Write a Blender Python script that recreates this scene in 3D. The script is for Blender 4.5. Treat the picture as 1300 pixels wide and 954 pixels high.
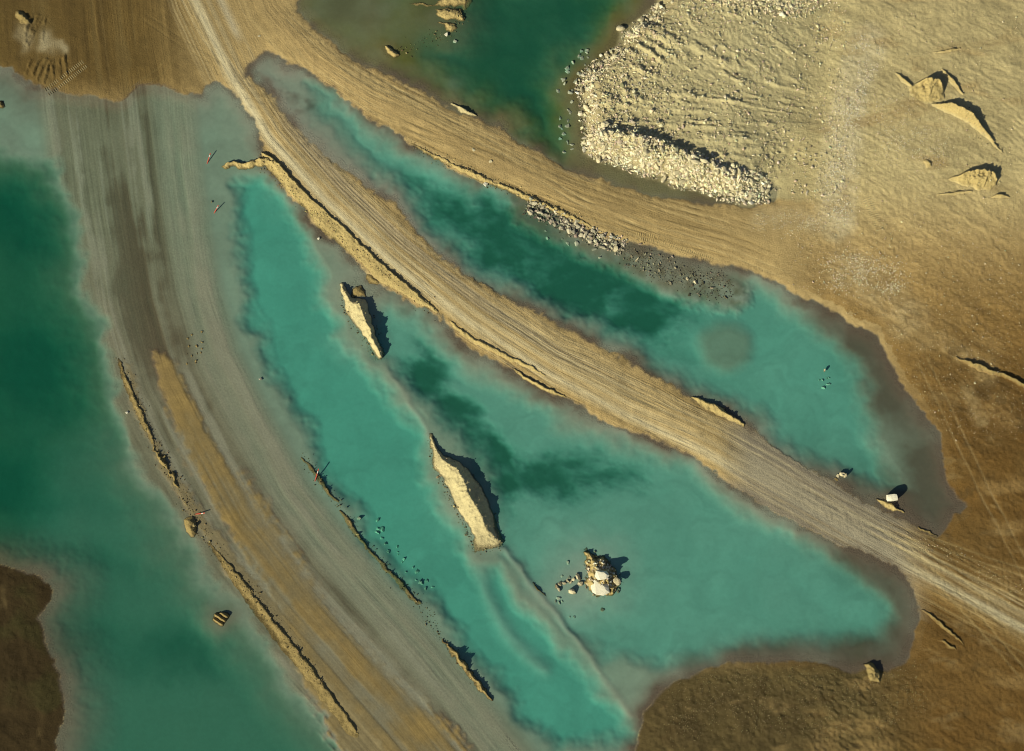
import bpy, math, random
import numpy as np
from mathutils import Matrix, Vector

for o in list(bpy.data.objects):
    bpy.data.objects.remove(o, do_unlink=True)
SC = bpy.context.scene
COL = SC.collection
RNG = np.random.default_rng(7)
random.seed(7)

# ------------------------------------------------------------------ camera
TILT = math.radians(14.0)            # off the vertical
HF = math.radians(40.0)              # horizontal field of view
DIST = 268.0                         # to the middle of the view, metres
TH = math.tan(HF / 2)
cam_d = bpy.data.cameras.new('camera')
cam_d.sensor_fit = 'HORIZONTAL'
cam_d.angle = HF
cam_d.clip_start = 1.0
cam_d.clip_end = 20000.0
cam = bpy.data.objects.new('camera', cam_d)
COL.objects.link(cam)
CAMP = np.array([0.0, -DIST * math.sin(TILT), DIST * math.cos(TILT)])
cam.location = CAMP
cam.rotation_euler = (TILT, 0, 0)
SC.camera = cam

# ------------------------------------------------------------------ sky, sun, exposure
SUN_EL = math.radians(29.0)
SH = np.array([0.76, 0.65]); SH /= np.linalg.norm(SH)      # where shadows fall (x, y)
world = bpy.data.worlds.new('World')
SC.world = world
world.use_nodes = True
wn = world.node_tree
for n in list(wn.nodes):
    wn.nodes.remove(n)
sky = wn.nodes.new('ShaderNodeTexSky')
sky.sky_type = 'NISHITA'
sky.sun_disc = False
sky.sun_elevation = SUN_EL
sky.sun_rotation = math.atan2(-SH[0], -SH[1])
bg = wn.nodes.new('ShaderNodeBackground')
bg.inputs['Strength'].default_value = 0.05
wo = wn.nodes.new('ShaderNodeOutputWorld')
wn.links.new(sky.outputs[0], bg.inputs[0])
wn.links.new(bg.outputs[0], wo.inputs[0])
sun_d = bpy.data.lights.new('sun', 'SUN')
sun_d.energy = 5.0
sun_d.angle = math.radians(0.5)
sun_d.color = (1.0, 0.93, 0.68)
sun = bpy.data.objects.new('sun', sun_d)
COL.objects.link(sun)
sun.location = (-200, -170, 300)
sun.rotation_euler = Vector((SH[0] * math.cos(SUN_EL), SH[1] * math.cos(SUN_EL), -math.sin(SUN_EL))).to_track_quat('-Z', 'Y').to_euler()
SC.view_settings.view_transform = 'Standard'
SC.view_settings.look = 'None'
SC.view_settings.exposure = 0.2
SC.view_settings.gamma = 1.0
SC.view_settings.use_curve_mapping = False
SC.render.engine = 'CYCLES'
SC.cycles.use_denoising = True
SC.cycles.max_bounces = 4
SC.cycles.diffuse_bounces = 2
SC.cycles.transparent_max_bounces = 12
SC.cycles.volume_bounces = 0
SC.cycles.filter_width = 1.1

# ------------------------------------------------------------------ survey map <-> ground plan
CT, ST = math.cos(TILT), math.sin(TILT)
def m2w(u, v):                        # map sheet units -> ground metres
    u = np.asarray(u, float); v = np.asarray(v, float)
    cx = (u - 650) / 650 * TH; cy = (477 - v) / 650 * TH
    dy = cy * CT + ST; dz = cy * ST - CT
    k = -CAMP[2] / dz
    return CAMP[0] + k * cx, CAMP[1] + k * dy
def w2m(x, y):
    dx = x - CAMP[0]; dy = y - CAMP[1]; dz = -CAMP[2]
    yc = dy * CT + dz * ST; zc = -dy * ST + dz * CT
    return 650 + dx / -zc / TH * 650, 477 - yc / -zc / TH * 650
PX = 0.15

# ------------------------------------------------------------------ noise
_tab = np.random.default_rng(11).random((256, 256)).astype(np.float32)
def vn(x, y, seed=0):
    x = np.asarray(x, np.float64) + seed * 17.31; y = np.asarray(y, np.float64) + seed * 41.77
    xi = np.floor(x); yi = np.floor(y)
    fx = (x - xi).astype(np.float32); fy = (y - yi).astype(np.float32)
    xi = xi.astype(np.int64) & 255; yi = yi.astype(np.int64) & 255
    x1 = (xi + 1) & 255; y1 = (yi + 1) & 255
    fx = fx * fx * fx * (fx * (fx * 6 - 15) + 10); fy = fy * fy * fy * (fy * (fy * 6 - 15) + 10)
    a = _tab[xi, yi]; b = _tab[x1, yi]; c = _tab[xi, y1]; d = _tab[x1, y1]
    return (a + (b - a) * fx + (c - a) * fy + (a - b - c + d) * fx * fy) * 2 - 1
def fbm(x, y, oct=4, seed=0, gain=0.5):
    r = 0; amp = 1; tot = 0
    for i in range(oct):
        ca, sa = math.cos(i * 1.1), math.sin(i * 1.1)
        r = r + amp * vn((x * ca - y * sa) * 2 ** i, (x * sa + y * ca) * 2 ** i, seed + i * 3)
        tot += amp; amp *= gain
    return r / tot
def ss(a, b, x):
    t = np.clip((x - a) / (b - a), 0, 1)
    return t * t * (3 - 2 * t)
def gauss(u, v, cu, cv, r, r2=None, ang=0):
    r2 = r2 or r
    c, s = math.cos(ang), math.sin(ang)
    a = ((u - cu) * c + (v - cv) * s) / r; b = (-(u - cu) * s + (v - cv) * c) / r2
    return np.exp(-(a * a + b * b))
def sdf_poly(u, v, pts):              # positive inside
    P = np.asarray(pts, np.float32); n = len(P)
    d = np.full(u.shape, 1e12, np.float32); inside = np.zeros(u.shape, bool)
    for i in range(n):
        ax, ay = P[i]; bx, by = P[(i + 1) % n]
        ex, ey = bx - ax, by - ay
        wx, wy = u - ax, v - ay
        t = np.clip((wx * ex + wy * ey) / max(ex * ex + ey * ey, 1e-9), 0, 1)
        d = np.minimum(d, (wx - ex * t) ** 2 + (wy - ey * t) ** 2)
        if ay != by:
            c = ((ay > v) != (by > v)) & (u < ex * (v - ay) / ey + ax)
            inside ^= c
    return np.where(inside, 1, -1) * np.sqrt(d)
def spine_st(u, v, pts):
    P = np.asarray(pts, np.float32)
    d = np.full(u.shape, 1e12, np.float32); s = np.zeros(u.shape, np.float32); t = np.zeros(u.shape, np.float32)
    acc = 0.0
    for i in range(len(P) - 1):
        ax, ay = P[i]; ex, ey = P[i + 1] - P[i]
        L = math.hypot(ex, ey)
        wx, wy = u - ax, v - ay
        k = np.clip((wx * ex + wy * ey) / (L * L), 0, 1)
        dd = (wx - ex * k) ** 2 + (wy - ey * k) ** 2
        sg = np.sign(wx * ey - wy * ex)          # + = towards the right hand of a viewer of the sheet looking up-page
        m = dd < d
        d = np.where(m, dd, d); s = np.where(m, acc + k * L, s); t = np.where(m, sg * np.sqrt(dd), t)
        acc += L
    return s, t, np.sqrt(d)

# ------------------------------------------------------------------ outlines of the quarry (map sheet units)
LAKE_WEST = [(-300,70),(-120,80),(0,88),(18,91),(36,106),(61,117),(100,122),(131,128),(158,131),(182,111),(198,105),(219,114),(249,119),(254,111),(274,102),(289,106),
    (304,128),(322,152),(336,180),(350,212),(368,247),(386,261),(398,282),(414,296),(436,313),(461,334),(470,350),(483,360),(502,367),(527,384),(555,400),(571,410),(598,435),(616,446),(652,468),(681,490),(720,506),(742,517),(772,532),(815,551),(851,569),(900,595),(950,623),(969,638),(996,653),(1027,669),(1064,691),(1090,702),
    (1128,712),(1156,735),(1171,771),(1171,783),(1163,799),(1157,820),(1148,842),(1132,851),(1110,848),(1086,854),(1052,845),(1024,842),(981,844),(929,843),(898,846),(860,860),(840,872),(815,905),(800,960),(790,1250),(-300,1250)]
LAKE_EAST = [(309,90),(312,79),(333,67),(352,76),(361,84),(379,85),(400,97),(422,116),(446,131),(470,152),(507,170),(522,182),(549,198),(580,216),(604,228),(640,240),(668,256),(700,270),(740,288),(775,303),(800,306),(825,312),(843,320),(864,325),(894,332),(917,339),(950,345),(977,356),(1011,373),(1050,388),(1081,409),(1111,426),(1125,450),(1145,487),(1163,508),(1181,535),(1196,557),(1200,610),(1207,629),(1221,644),(1216,652),(1205,655),(1197,672),(1191,680),(1179,677),
    (1160,668),(1136,656),(1105,642),(1080,627),(1050,606),(1015,585),(985,566),(950,545),(924,528),(895,515),(872,503),(850,489),(825,476),(795,462),(765,446),(735,428),(700,410),(675,394),(645,376),(615,360),(590,348),(560,325),(530,290),(500,258),(470,236),(430,212),(395,180),(365,150),(340,122),(322,105)]
LAKE_NORTH = [(376,-300),(376,18),(397,40),(422,58),(452,79),(488,100),(522,112),(552,128),(583,143),(619,157),(656,179),(681,195),(720,211),(757,226),(802,243),(851,254),(881,258),(924,260),(950,262),(985,258),(990,240),(900,180),(800,100),(850,-40),(850,-300)]
PLATFORM = [(842,-300),(834,6),(815,25),(792,38),(788,57),(761,76),(741,91),(731,109),(737,125),(738,147),(742,170),(740,190),(758,204),(783,209),(812,222),(837,226),(860,238),(888,242),(914,252),(933,258),(962,257),(990,252),(1030,262),(1080,275),(1200,280),(1300,200),(1300,-300)]
ISLAND_SW = [(-300,690),(0,718),(31,728),(53,737),(65,752),(59,771),(48,783),(59,808),(71,839),(80,864),(84,900),(70,960),(40,1010),(-300,1060)]
STRIP_MID = [(188,443),(205,440),(228,450),(250,490),(271,530),(292,568),(320,605),(360,662),(402,722),(440,768),(486,822),(525,864),(585,930),(660,1040),(470,1040),(415,940),(385,868),(345,790),(300,708),(262,640),(236,585),(214,535),(198,490)]
STRIP_LEFT = [(150,452),(166,462),(180,500),(202,550),(232,600),(264,650),(302,706),(352,766),(402,832),(440,882),(520,990),(470,990),(402,872),(352,812),(302,756),(264,696),(236,652),(210,608),(188,565),(163,520)]
DEEP_W = [(-300,160),(0,190),(30,192),(60,206),(84,240),(92,280),(100,330),(116,372),(126,400),(132,450),(142,490),(156,535),(176,575),(196,612),(212,648),(238,692),(262,728),(298,776),(345,832),(395,888),(450,970),(500,1250),(-300,1250)]
DEEP_E1 = [(302,240),(316,226),(340,226),(358,248),(378,285),(394,320),(404,350),(412,385),(428,415),(452,455),(478,482),(508,515),(530,548),(540,592),(566,634),(588,675),(604,712),(640,708),(662,748),(700,798),(750,856),(800,930),(700,960),(650,910),(605,835),(565,800),(548,770),(536,745),(503,712),(474,678),(448,638),(418,598),(392,562),(368,526),(348,492),(334,462),(320,420),(314,380),(312,330),(302,290)]
DEEP_E2 = [(484,385),(502,374),(530,396),(570,428),(620,466),(660,492),(720,526),(780,550),(830,576),(880,600),(950,645),(1000,676),(1052,704),(1084,728),(1128,764),(1142,785),(1122,812),(1060,822),(950,822),(860,832),(762,850),(724,800),(695,757),(668,712),(644,688),(630,650),(600,590),(560,545),(530,510),(500,470),(480,440)]
DEEP_D = [(392,112),(420,124),(446,142),(480,168),(520,192),(580,225),(650,252),(690,278),(760,318),(820,345),(880,368),(950,368),(1010,396),(1050,430),(1078,468),(1104,518),(1130,570),(1140,612),(1124,622),(1092,614),(1060,594),(1010,568),(960,534),(900,500),(850,478),(790,446),(740,416),(690,388),(640,360),(590,330),(560,306),(538,274),(516,244),(488,214),(450,178),(420,150),(400,128)]
DEEP_N = [(480,-300),(476,0),(488,50),(505,85),(545,110),(600,140),(650,170),(690,192),(720,204),(735,196),(716,160),(704,120),(716,88),(752,62),(780,30),(812,-10),(830,-300)]
ROAD_A = [(130,-300),(140,0),(152,130),(166,250),(186,380),(215,480),(255,560),(310,660),(380,750),(450,830),(520,910),(620,1030),(700,1150)]
ROAD_B = [(200,-200),(258,0),(300,90),(350,172),(420,250),(500,325),(600,402),(700,467),(800,520),(900,567),(1000,625),(1100,682),(1200,735),(1300,790),(1560,930)]
ROAD_C = [(300,-120),(345,10),(400,75),(470,122),(560,168),(650,212),(740,252),(830,285),(920,310),(1010,345),(1090,385),(1160,430)]

# coarse sheet fields, sampled bilinearly
G0, G1, GS = -300, -300, 3.0
gu = np.arange(-300, 1606, GS); gv = np.arange(-300, 1256, GS)
GU, GV = np.meshgrid(gu, gv)
FIELD = {}
for nm, pl in dict(lw=LAKE_WEST, le=LAKE_EAST, ln=LAKE_NORTH, p=PLATFORM, isl=ISLAND_SW, sm=STRIP_MID, sl=STRIP_LEFT,
                   dw=DEEP_W, d1=DEEP_E1, d2=DEEP_E2, dd=DEEP_D, dn=DEEP_N).items():
    FIELD[nm] = sdf_poly(GU, GV, pl).astype(np.float32)
for nm, sp in dict(a=ROAD_A, b=ROAD_B, c=ROAD_C).items():
    s_, t_, _ = spine_st(GU, GV, sp)
    FIELD[nm + 's'] = s_; FIELD[nm + 't'] = t_
def samp(nm, u, v):
    F = FIELD[nm]
    a = np.clip((u + 300) / GS, 0, F.shape[1] - 1.001); b = np.clip((v + 300) / GS, 0, F.shape[0] - 1.001)
    ia = a.astype(np.int32); ib = b.astype(np.int32); fa = a - ia; fb = b - ib
    return (F[ib, ia] * (1 - fa) + F[ib, ia + 1] * fa) * (1 - fb) + (F[ib + 1, ia] * (1 - fa) + F[ib + 1, ia + 1] * fa) * fb

def lerp(a, b, w):
    w = w[..., None] if np.ndim(a) > np.ndim(w) or (isinstance(b, tuple) or np.ndim(b) > np.ndim(w)) else w
    return a + (np.asarray(b, np.float32) - a) * w

# ------------------------------------------------------------------ terrain grid
def axis(lo, hi, step, far):
    core = np.arange(lo, hi + step, step)
    out = []; d = step; p = hi
    while p < far:
        d *= 1.25; p += d; out.append(p)
    neg = []; d = step; p = lo
    while p > -far:
        d *= 1.25; p -= d; neg.append(p)
    return np.array(neg[::-1] + list(core) + out)
STEP = 0.22
XA = axis(-112, 112, STEP, 9000)
YA = axis(-74, 80, STEP, 9000)
X, Y = np.meshgrid(XA, YA)
U, V = w2m(np.clip(X, -190, 190), np.clip(Y, -150, 170))
U = np.clip(U, -300, 1600); V = np.clip(V, -300, 1250)
wu = 5.0 * fbm(X / 3.2, Y / 3.2, 3, 1) + 9 * fbm(X / 14, Y / 14, 2, 5)
wv = 5.0 * fbm(X / 3.2, Y / 3.2, 3, 2) + 9 * fbm(X / 14, Y / 14, 2, 6)
w5 = 2.2 * fbm(X / 0.9, Y / 0.9, 2, 8)
Ul = U + wu * 0.75 + w5; Vl = V + wv * 0.75 - w5          # land outlines: slightly ragged
nb3 = fbm(X / 9, Y / 9, 3, 9)
Ud = U + wu * 1.8 + 9 * nb3; Vd = V + wv * 1.8 - 9 * nb3            # the bed: softer, wilder
S = {k: samp(k, Ul, Vl) for k in ('lw', 'le', 'ln', 'p', 'isl', 'sm', 'sl')}
for k in ('dw', 'd1', 'd2', 'dd', 'dn'):
    S[k] = samp(k, Ud, Vd)
for k in ('as', 'at', 'bs', 'bt', 'cs', 'ct'):
    S[k] = samp(k, U, V)
water = np.maximum(np.maximum(S['lw'], S['le']), S['ln'])      # >0 inside a lake outline
land_d = -water
land = np.maximum(land_d, S['isl'])
n1 = fbm(X / 1.3, Y / 1.3, 3, 21); n2 = fbm(X / 6, Y / 6, 4, 22); n3 = fbm(X / 25, Y / 25, 3, 23)
nf = vn(X / 0.45, Y / 0.45, 24)

# tyre lanes
def lanes(s, t, seed):
    return 0.45 * vn(t / 2.3, s / 160, seed) + 0.35 * vn(t / 5.5, s / 240, seed + 1) + 0.35 * vn(t / 12, s / 300, seed + 2)
la = 0.55 * vn(S['at'] / 9 + 0.5 * n2, S['as'] / 170, 31) + 0.45 * vn(S['at'] / 20, S['as'] / 260, 33) + 0.25 * vn(S['at'] / 3.2, S['as'] / 120, 34) + 0.3 * n2 * 0.8; lb = lanes(S['bs'], S['bt'], 41); lc = lanes(S['cs'], S['ct'], 51)
inA = ss(108, 80, np.abs(S['at'] + 4)) * ss(60, 140, S['as'])
inB = ss(52, 36, np.abs(S['bt']))
inC = ss(50, 36, np.abs(S['ct'])) * ss(880, 720, S['cs'])
# --- bed
depth = 0.30 * ss(0, 26, -land) + 0.10 * ss(10, 60, -land)
depth = depth + 0.06 * n2 * ss(4, 20, -land)
onA = inA * (S['lw'] > 0) * ss(6, -14, S['dw'])
ash = 0.20 - 0.14 * ss(250, 480, V) + 0.13 * la + 0.05 * n2
depth = depth * (1 - onA) + np.minimum(depth, ash) * onA
qw = ss(-10, 70, S['dw'] - 2); qw2 = ss(-10, 22, S['dw'])
q1 = ss(-12, 20, S['d1']); q2 = ss(-15, 24, S['d2']); qd = ss(-15, 22, S['dd']); qn = ss(-14, 44, S['dn'])
depth = depth + 0.5 * qw2 + 1.3 * qw + 1.5 * q1 + 1.0 * q2 + 1.1 * qd + 0.9 * qn
dark = np.zeros_like(U)
for cu, cv, r, r2, an, w in [(40,290,75,60,0,1.1),(40,470,90,80,0,1.2),(0,610,80,50,0,1.1),(100,800,80,60,0,.7),(230,830,60,40,0,.6),(150,710,60,30,.2,.4),(235,740,50,25,.4,.3),(60,700,60,18,0.1,.5),(250,850,90,40,0,.3),(20,240,50,40,0,.5),(110,640,80,22,0,.35),(95,550,40,20,0,-.3),
        (585,270,50,28,.5,.9),(675,305,75,42,.5,1.2),(520,225,40,14,.7,.4),(900,470,60,20,.4,.25),(745,350,80,42,.6,1.3),(800,395,60,34,.4,1.1),(700,345,40,35,0,.5),(640,305,40,26,.5,.8),(860,375,50,22,.3,.5),(720,385,50,20,.5,.7),
        (535,470,30,26,.5,.9),(570,515,50,30,.9,1.1),(610,575,46,28,.6,1.0),(680,605,70,30,.3,1.1),(755,590,70,26,.2,.8),(560,445,40,14,.7,.5),(655,640,24,20,0,.45),(810,620,50,14,.3,.25),(625,610,26,20,0,.6),
        (640,90,150,80,.3,.75),(560,78,40,12,.1,.4),(700,40,110,60,0,.6),(680,150,70,34,.5,.6),(690,0,150,50,0,.6)]:
    dark += w * gauss(Ud, Vd, cu, cv, r, r2, an)
mot = fbm(X / 5 + 1.2 * n3, Y / 3.2, 4, 27, 0.6)
motw = 0.45 * ss(300, 480, U) * (1 - 0.8 * (S['ln'] > -20))
dark = 1.05 * ss(0.02, 1.15, np.minimum(dark, 1.15) * (0.9 + 0.2 * n2) + motw * mot * ss(0.05, 0.5, dark)) * np.clip(qw + q1 + q2 + qd + qn, 0, 1)
depth = depth + 0.7 * np.maximum(dark, 0)
# drowned windrow running down the middle lake
s_, t_, dr = spine_st(U + wu * 0.8, V + wv * 0.5, [(488,462),(515,505),(540,548),(560,600),(610,690),(645,696),(675,738),(700,768),(730,810),(765,862),(800,910)])
rid = np.exp(-(dr / 4.5) ** 2)
depth = depth * (1 - 0.5 * rid * ss(440, 480, V)) 
s_, t_, dr = spine_st(U + wu * 0.6, V + wv * 0.6, [(604,704),(612,735),(625,770),(650,810),(690,850)])
depth = depth * (1 - 0.35 * np.exp(-(dr / 10) ** 2))
for cu, cv, r, k in [(750,735,52,.72),(281,787,26,.9),(240,668,16,.8),(450,372,30,.8),(497,66,22,.85),(560,25,46,.9),(1130,640,22,.8),(1068,604,18,.8),(520,15,60,.7),(590,640,34,.3),(440,440,26,.3),(700,755,24,.3)]:
    depth = depth * (1 - k * gauss(Ud, Vd, cu, cv, r))
scirc = ss(46, 22, np.hypot(U + wu * .5 - 920, (V + wv * .5 - 437) * 1.1) + 7 * n2)
depth = depth * (1 - 0.45 * scirc)
s_, t_, dr = spine_st(U, V, [(672,266),(720,290),(790,322),(840,345),(880,360),(930,372)])
rubb = ss(34, 12, dr + 6 * n1)
depth = depth * (1 - 0.75 * rubb)
pf = ss(-32, -4, S['p'] + 6 * n2) * (S['ln'] > 0)
depth = depth * (1 - 0.85 * pf)
isf = ss(-85, -6, S['isl'] + 12 * n2) * ss(650, 700, V)
depth = depth * (1 - 0.75 * isf) * np.where(V > 600, 0.03 + 0.97 * ss(0, 34, -S['isl']), 1)
depth = depth * (1 - 0.22 * ss(520, 600, V) * ss(20, 110, U) * (S['dw'] > -10) * (U < 480))
depth = np.maximum(depth, 0.02) * 0.42

# --- dry ground
lo = np.maximum(land, 0)
zl = 0.02 + 0.40 * (1 - np.exp(-lo / (16 * np.exp(1.2 * n2)))) + 0.5 * (1 - np.exp(-lo / 90)) + 0.10 * n2 * ss(4, 30, lo) + 0.03 * n1 * ss(2, 14, lo)
roadland = np.clip(inB + inC, 0, 1)
zl = zl - roadland * 0.10 * n2 * ss(4, 30, lo) * 0.7
zl = zl + 0.035 * (inB * lb + inC * lc) * ss(2, 10, lo)
zi = 0.02 + 0.55 * (1 - np.exp(-np.maximum(S['isl'], 0) / 30)) + 0.12 * n1 * ss(2, 16, S['isl']) + 0.2 * n2 * ss(4, 30, S['isl'])
zl = np.where(S['isl'] > 0, zi, zl)
# silt tail of the middle causeway: almost level with the water
tail = ss(905, 960, U) * ss(1190, 1120, U) * (np.abs(S['bt']) < 60) * (land_d > 0)
zl = zl * (1 - 0.75 * tail) + 0.02 * tail * (1 + lb)
# southern shore: hummocky
south = ss(820, 850, V) * ss(1190, 1090, U) * (land_d > 0) * (U > 780)
zl = zl + south * (0.10 * n1 + 0.25 * n2 + 0.05 * nf) * ss(0, 14, lo)
# right-hand flats: scraped, hummocky
flat = ss(985, 1060, U) * (land_d > 10)
ca, sa = math.cos(0.55), math.sin(0.55)
al = (X * ca - Y * sa); ac = (X * sa + Y * ca)
scr = vn(al / 9, ac / 0.75, 61) * 0.6 + vn(al / 14, ac / 1.6, 62) * 0.6
zl = zl + flat * (0.045 * scr * ss(2, 30, lo) + 0.04 * n1 * ss(5, 40, lo) + 0.05 * nf * ss(5, 30, lo))
for cu, cv, ru, rv, ang, wl, amp in [(1262,112,38,26,.25,1.05,.10),(1275,165,30,30,.7,1.15,.12),(1165,88,26,14,-1.25,.9,.05),(1235,238,22,12,1.25,.8,.10),(1230,280,40,14,.05,1.3,.07),(1120,250,26,30,.9,1.2,.07),(1270,420,40,22,.35,1.4,.06),(1255,650,40,26,.55,1.3,.06),(1200,620,22,40,1.0,1.3,.04)]:
    q_ = (X * math.sin(ang) + Y * math.cos(ang) + 0.25 * n2) / wl
    zl = zl + flat * 0.28 * amp * np.sin(q_ * 6.283 + 2.2 * n1 + 3 * n2) * gauss(Ud, Vd, cu, cv, ru, rv) * (0.7 + 0.6 * n1)
zl = zl + flat * 1.1 * ss(330, 120, V) * ss(990, 1090, U)
# brown flats top left
tl = ss(250, 200, U) * ss(140, 110, V) * (land_d > 0)
zl = zl + tl * 0.04 * la * ss(2, 12, lo)
for x0, y0, x1, y1 in [(53,25,37,55),(57,26,40,58),(62,28,58,52),(46,26,36,48),(44,80,36,95),(56,78,45,96),(63,80,50,103),(70,78,58,106),(72,80,70,105),(80,76,79,100),(86,74,88,96)]:
    _, t_, dd_ = spine_st(U + wu * 0.5 + 1.5 * n1, V + wv * 0.5, [(x0, y0), (x1, y1)])
    zl = zl + np.clip(0.20 + 0.25 * n1 + 0.1 * n2, 0, .4) * np.exp(-((dd_ - 1.2) / 1.7) ** 2) * (t_ < 0) - 0.08 * np.exp(-(dd_ / 2.0) ** 2)
z = np.where(land > 0, zl, -depth)
# dry strips on the western causeway
asm = ss(0, 16, S['sm'] + 6 * n1 + 8 * la) * (0.7 + 0.3 * ss(-0.5, 0.2, la + 0.3)); asl = ss(0, 8, S['sl'] + 3 * n1)
z = np.maximum(z, -depth * (1 - asm) + asm * (0.13 + 0.06 * la + 0.02 * n1))
z = np.maximum(z, -depth * (1 - asl) + asl * (0.09 + 0.05 * la + 0.02 * n1))
# rock-fill platform
fadeP = ss(1085, 930, U + 0.15 * V)
hp = 1.3 + 1.9 * fadeP
cp_, sp_ = math.cos(0.62), math.sin(0.62)
fan = 0.62 - 0.55 * ss(90, 190, V)
pal = X * np.cos(fan) - Y * np.sin(fan); pac = X * np.sin(fan) + Y * np.cos(fan)
fur = vn(pal / 7, pac / 1.0, 71) * 0.55 + vn(pal / 11, pac / 2.2, 72) * 0.7
furw = ss(1120, 780, U + 0.2 * V) 
pin = np.clip((S['p'] + 2.5 * n1) / (26 + 70 * ss(925, 1000, U)), 0, 1); pin = pin * pin * (3 - 2 * pin)
rough_p = (0.13 * fur + 0.55 * np.maximum(fur + 0.5 * n1 - 0.3, 0)) * (0.25 + 0.9 * furw) + (0.09 * n1 + 0.13 * nf) * (0.30 + 0.65 * furw)
zp = hp * pin + rough_p * ss(6, 24, S['p']) + 0.25 * n2 * pin
_, _, dcr = spine_st(U, V + 4, [(752,186),(775,186),(798,188),(832,199),(871,212),(905,227),(935,238)])
zp = zp + 1.15 * np.exp(-(dcr / 9.0) ** 2) * (1 + 0.7 * n1 + 0.5 * n2 + 0.25 * nf) * ss(950, 890, U)
_, _, dcr2 = spine_st(U, V + 4, [(752,92),(744,112),(752,140),(754,168)])
zp = zp + 0.45 * np.exp(-(dcr2 / 7.0) ** 2) * (1 + 0.6 * n1)
kp = ss(-3, 2, S['p'])
zplat = -0.25 + zp * 1.0 + 0.25 * pin
wpl = ss(1130, 1000, U + 0.1 * V)
zplat = zplat + 0
wj = ss(930, 1010, U)
z = np.where(S['p'] > -3, np.maximum(z, zplat) * (1 - wj) + (z + (np.maximum(zplat, z) - z) * wpl) * wj, z)
# the rising ground far outside
rr = np.hypot(X, Y)
z = z + (2.0 + 1.5 * n3 - z) * ss(165, 215, rr)
far = ss(400, 3000, rr)
z = z + far * 40 * (0.5 + 0.5 * vn(X / 900, Y / 900, 80))

# ------------------------------------------------------------------ ground colours (what the soil itself is)
shp = X.shape + (3,)
def C(r, g, b):
    return np.array((r, g, b), np.float32)
col = np.empty(shp, np.float32); col[:] = C(.225, .245, .195)
swirl = fbm(X / 6 + 2.5 * n3, Y / 2.5 + 2.5 * n2, 3, 28)
col *= (1 + 0.10 * n2 + 0.05 * n1 + 0.10 * swirl)[..., None]
def put(c, w):
    global col
    w = np.clip(w, 0, 1).astype(np.float32)[..., None]
    col = col + (C(*c) - col) * w
def mul(f):
    global col
    col = col * np.asarray(f, np.float32)[..., None]
deepq = np.clip(q1 + q2 + qd + 0.6 * qw, 0, 1)
put((.28, .29, .247), deepq)
mul(1 + 0.13 * swirl * deepq)
put((.05, .075, .05), 0.92 * qw * (0.75 + 0.3 * n2) * ss(60, 0, np.abs(Vd - 400) - 190))
put((.13, .13, .092), 0.8 * qw2 * ss(500, 600, Vd) * (U < 480))
put((.095, .105, .062), 0.88 * qw2 * (1 - 0.75 * ss(500, 600, Vd) * ss(0, 80, U)) * (U < 480))
put((.125, .10, .02), 0.97 * ss(-14, 10, S['ln']) * (S['p'] < 0) * (0.8 + 0.3 * n2))
mud = np.exp(-((land + 7) / 11) ** 2) * (0.35 + 1.3 * n2 + 0.5 * n3) + 0.55 * np.exp(-((land + 1) / 4) ** 2)
east = ss(980, 1080, Ud) * ss(80, 26, -land) * (land < 0)
mud = np.maximum(mud * 0.75, east * (0.95 + 0.4 * n2))
sshore = ss(790, 835, Vd) * ss(850, 880, U) * (land < 0)
mud = np.maximum(mud, sshore * (0.85 + 0.3 * n2))
mud = np.maximum(mud, 0.85 * isf * (0.9 + 0.4 * n2))
mud = np.maximum(mud, 0.75 * ss(60, 10, -land) * (land < 0) * ss(300, 200, U) * ss(210, 150, V) * (0.55 + 0.9 * n2))
mud = np.maximum(mud, 0.6 * ss(40, 12, np.hypot((Ud - 440) / 1.8, Vd - 5)) * (0.8 + 0.6 * n2))
put((.105, .082, .06), mud * (land < 6) * (1 - np.clip(qw + q1 + q2 + qd, 0, 1) * 0.7))
put((.05, .078, .052), dark * 0.85)
put((.16, .15, .10), scirc * 0.55)
put((.12, .11, .07), np.maximum(rubb, 0.35 * pf) * (0.55 + 0.6 * n1))
put((.10, .085, .05), 0.6 * sshore * ss(0, 1, n2))
# western causeway, mostly awash
put((.17, .158, .106), onA * 0.85)
brn = ss(-0.05, 0.6, la + 0.35 * n2 - 0.10 + 0.25 * ss(60, 10, np.abs(S['at'] - 2)) * ss(120, 300, V)) * onA * (0.5 + 0.5 * ss(60, 0, np.abs(S['at'] - 2)))
put((.10, .074, .046), brn * 0.9)
put((.26, .265, .205), onA * 0.6 * ss(0.1, 0.5, -la))
put((.235, .25, .19), onA * 0.6 * ss(30, 50, S['at']))
# silt apron beside the middle causeway
apron = ss(16, 30, S['bt']) * ss(80, 60, S['bt']) * ss(620, 520, U) * ss(60, 100, V) * (S['le'] > -30)
put((.26, .25, .205), apron * (0.85 + 0.2 * n2))
put((.15, .12, .095), apron * ss(0.25, 0.6, n2 + 0.4 * ss(34, 22, S['bt'])))
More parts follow.
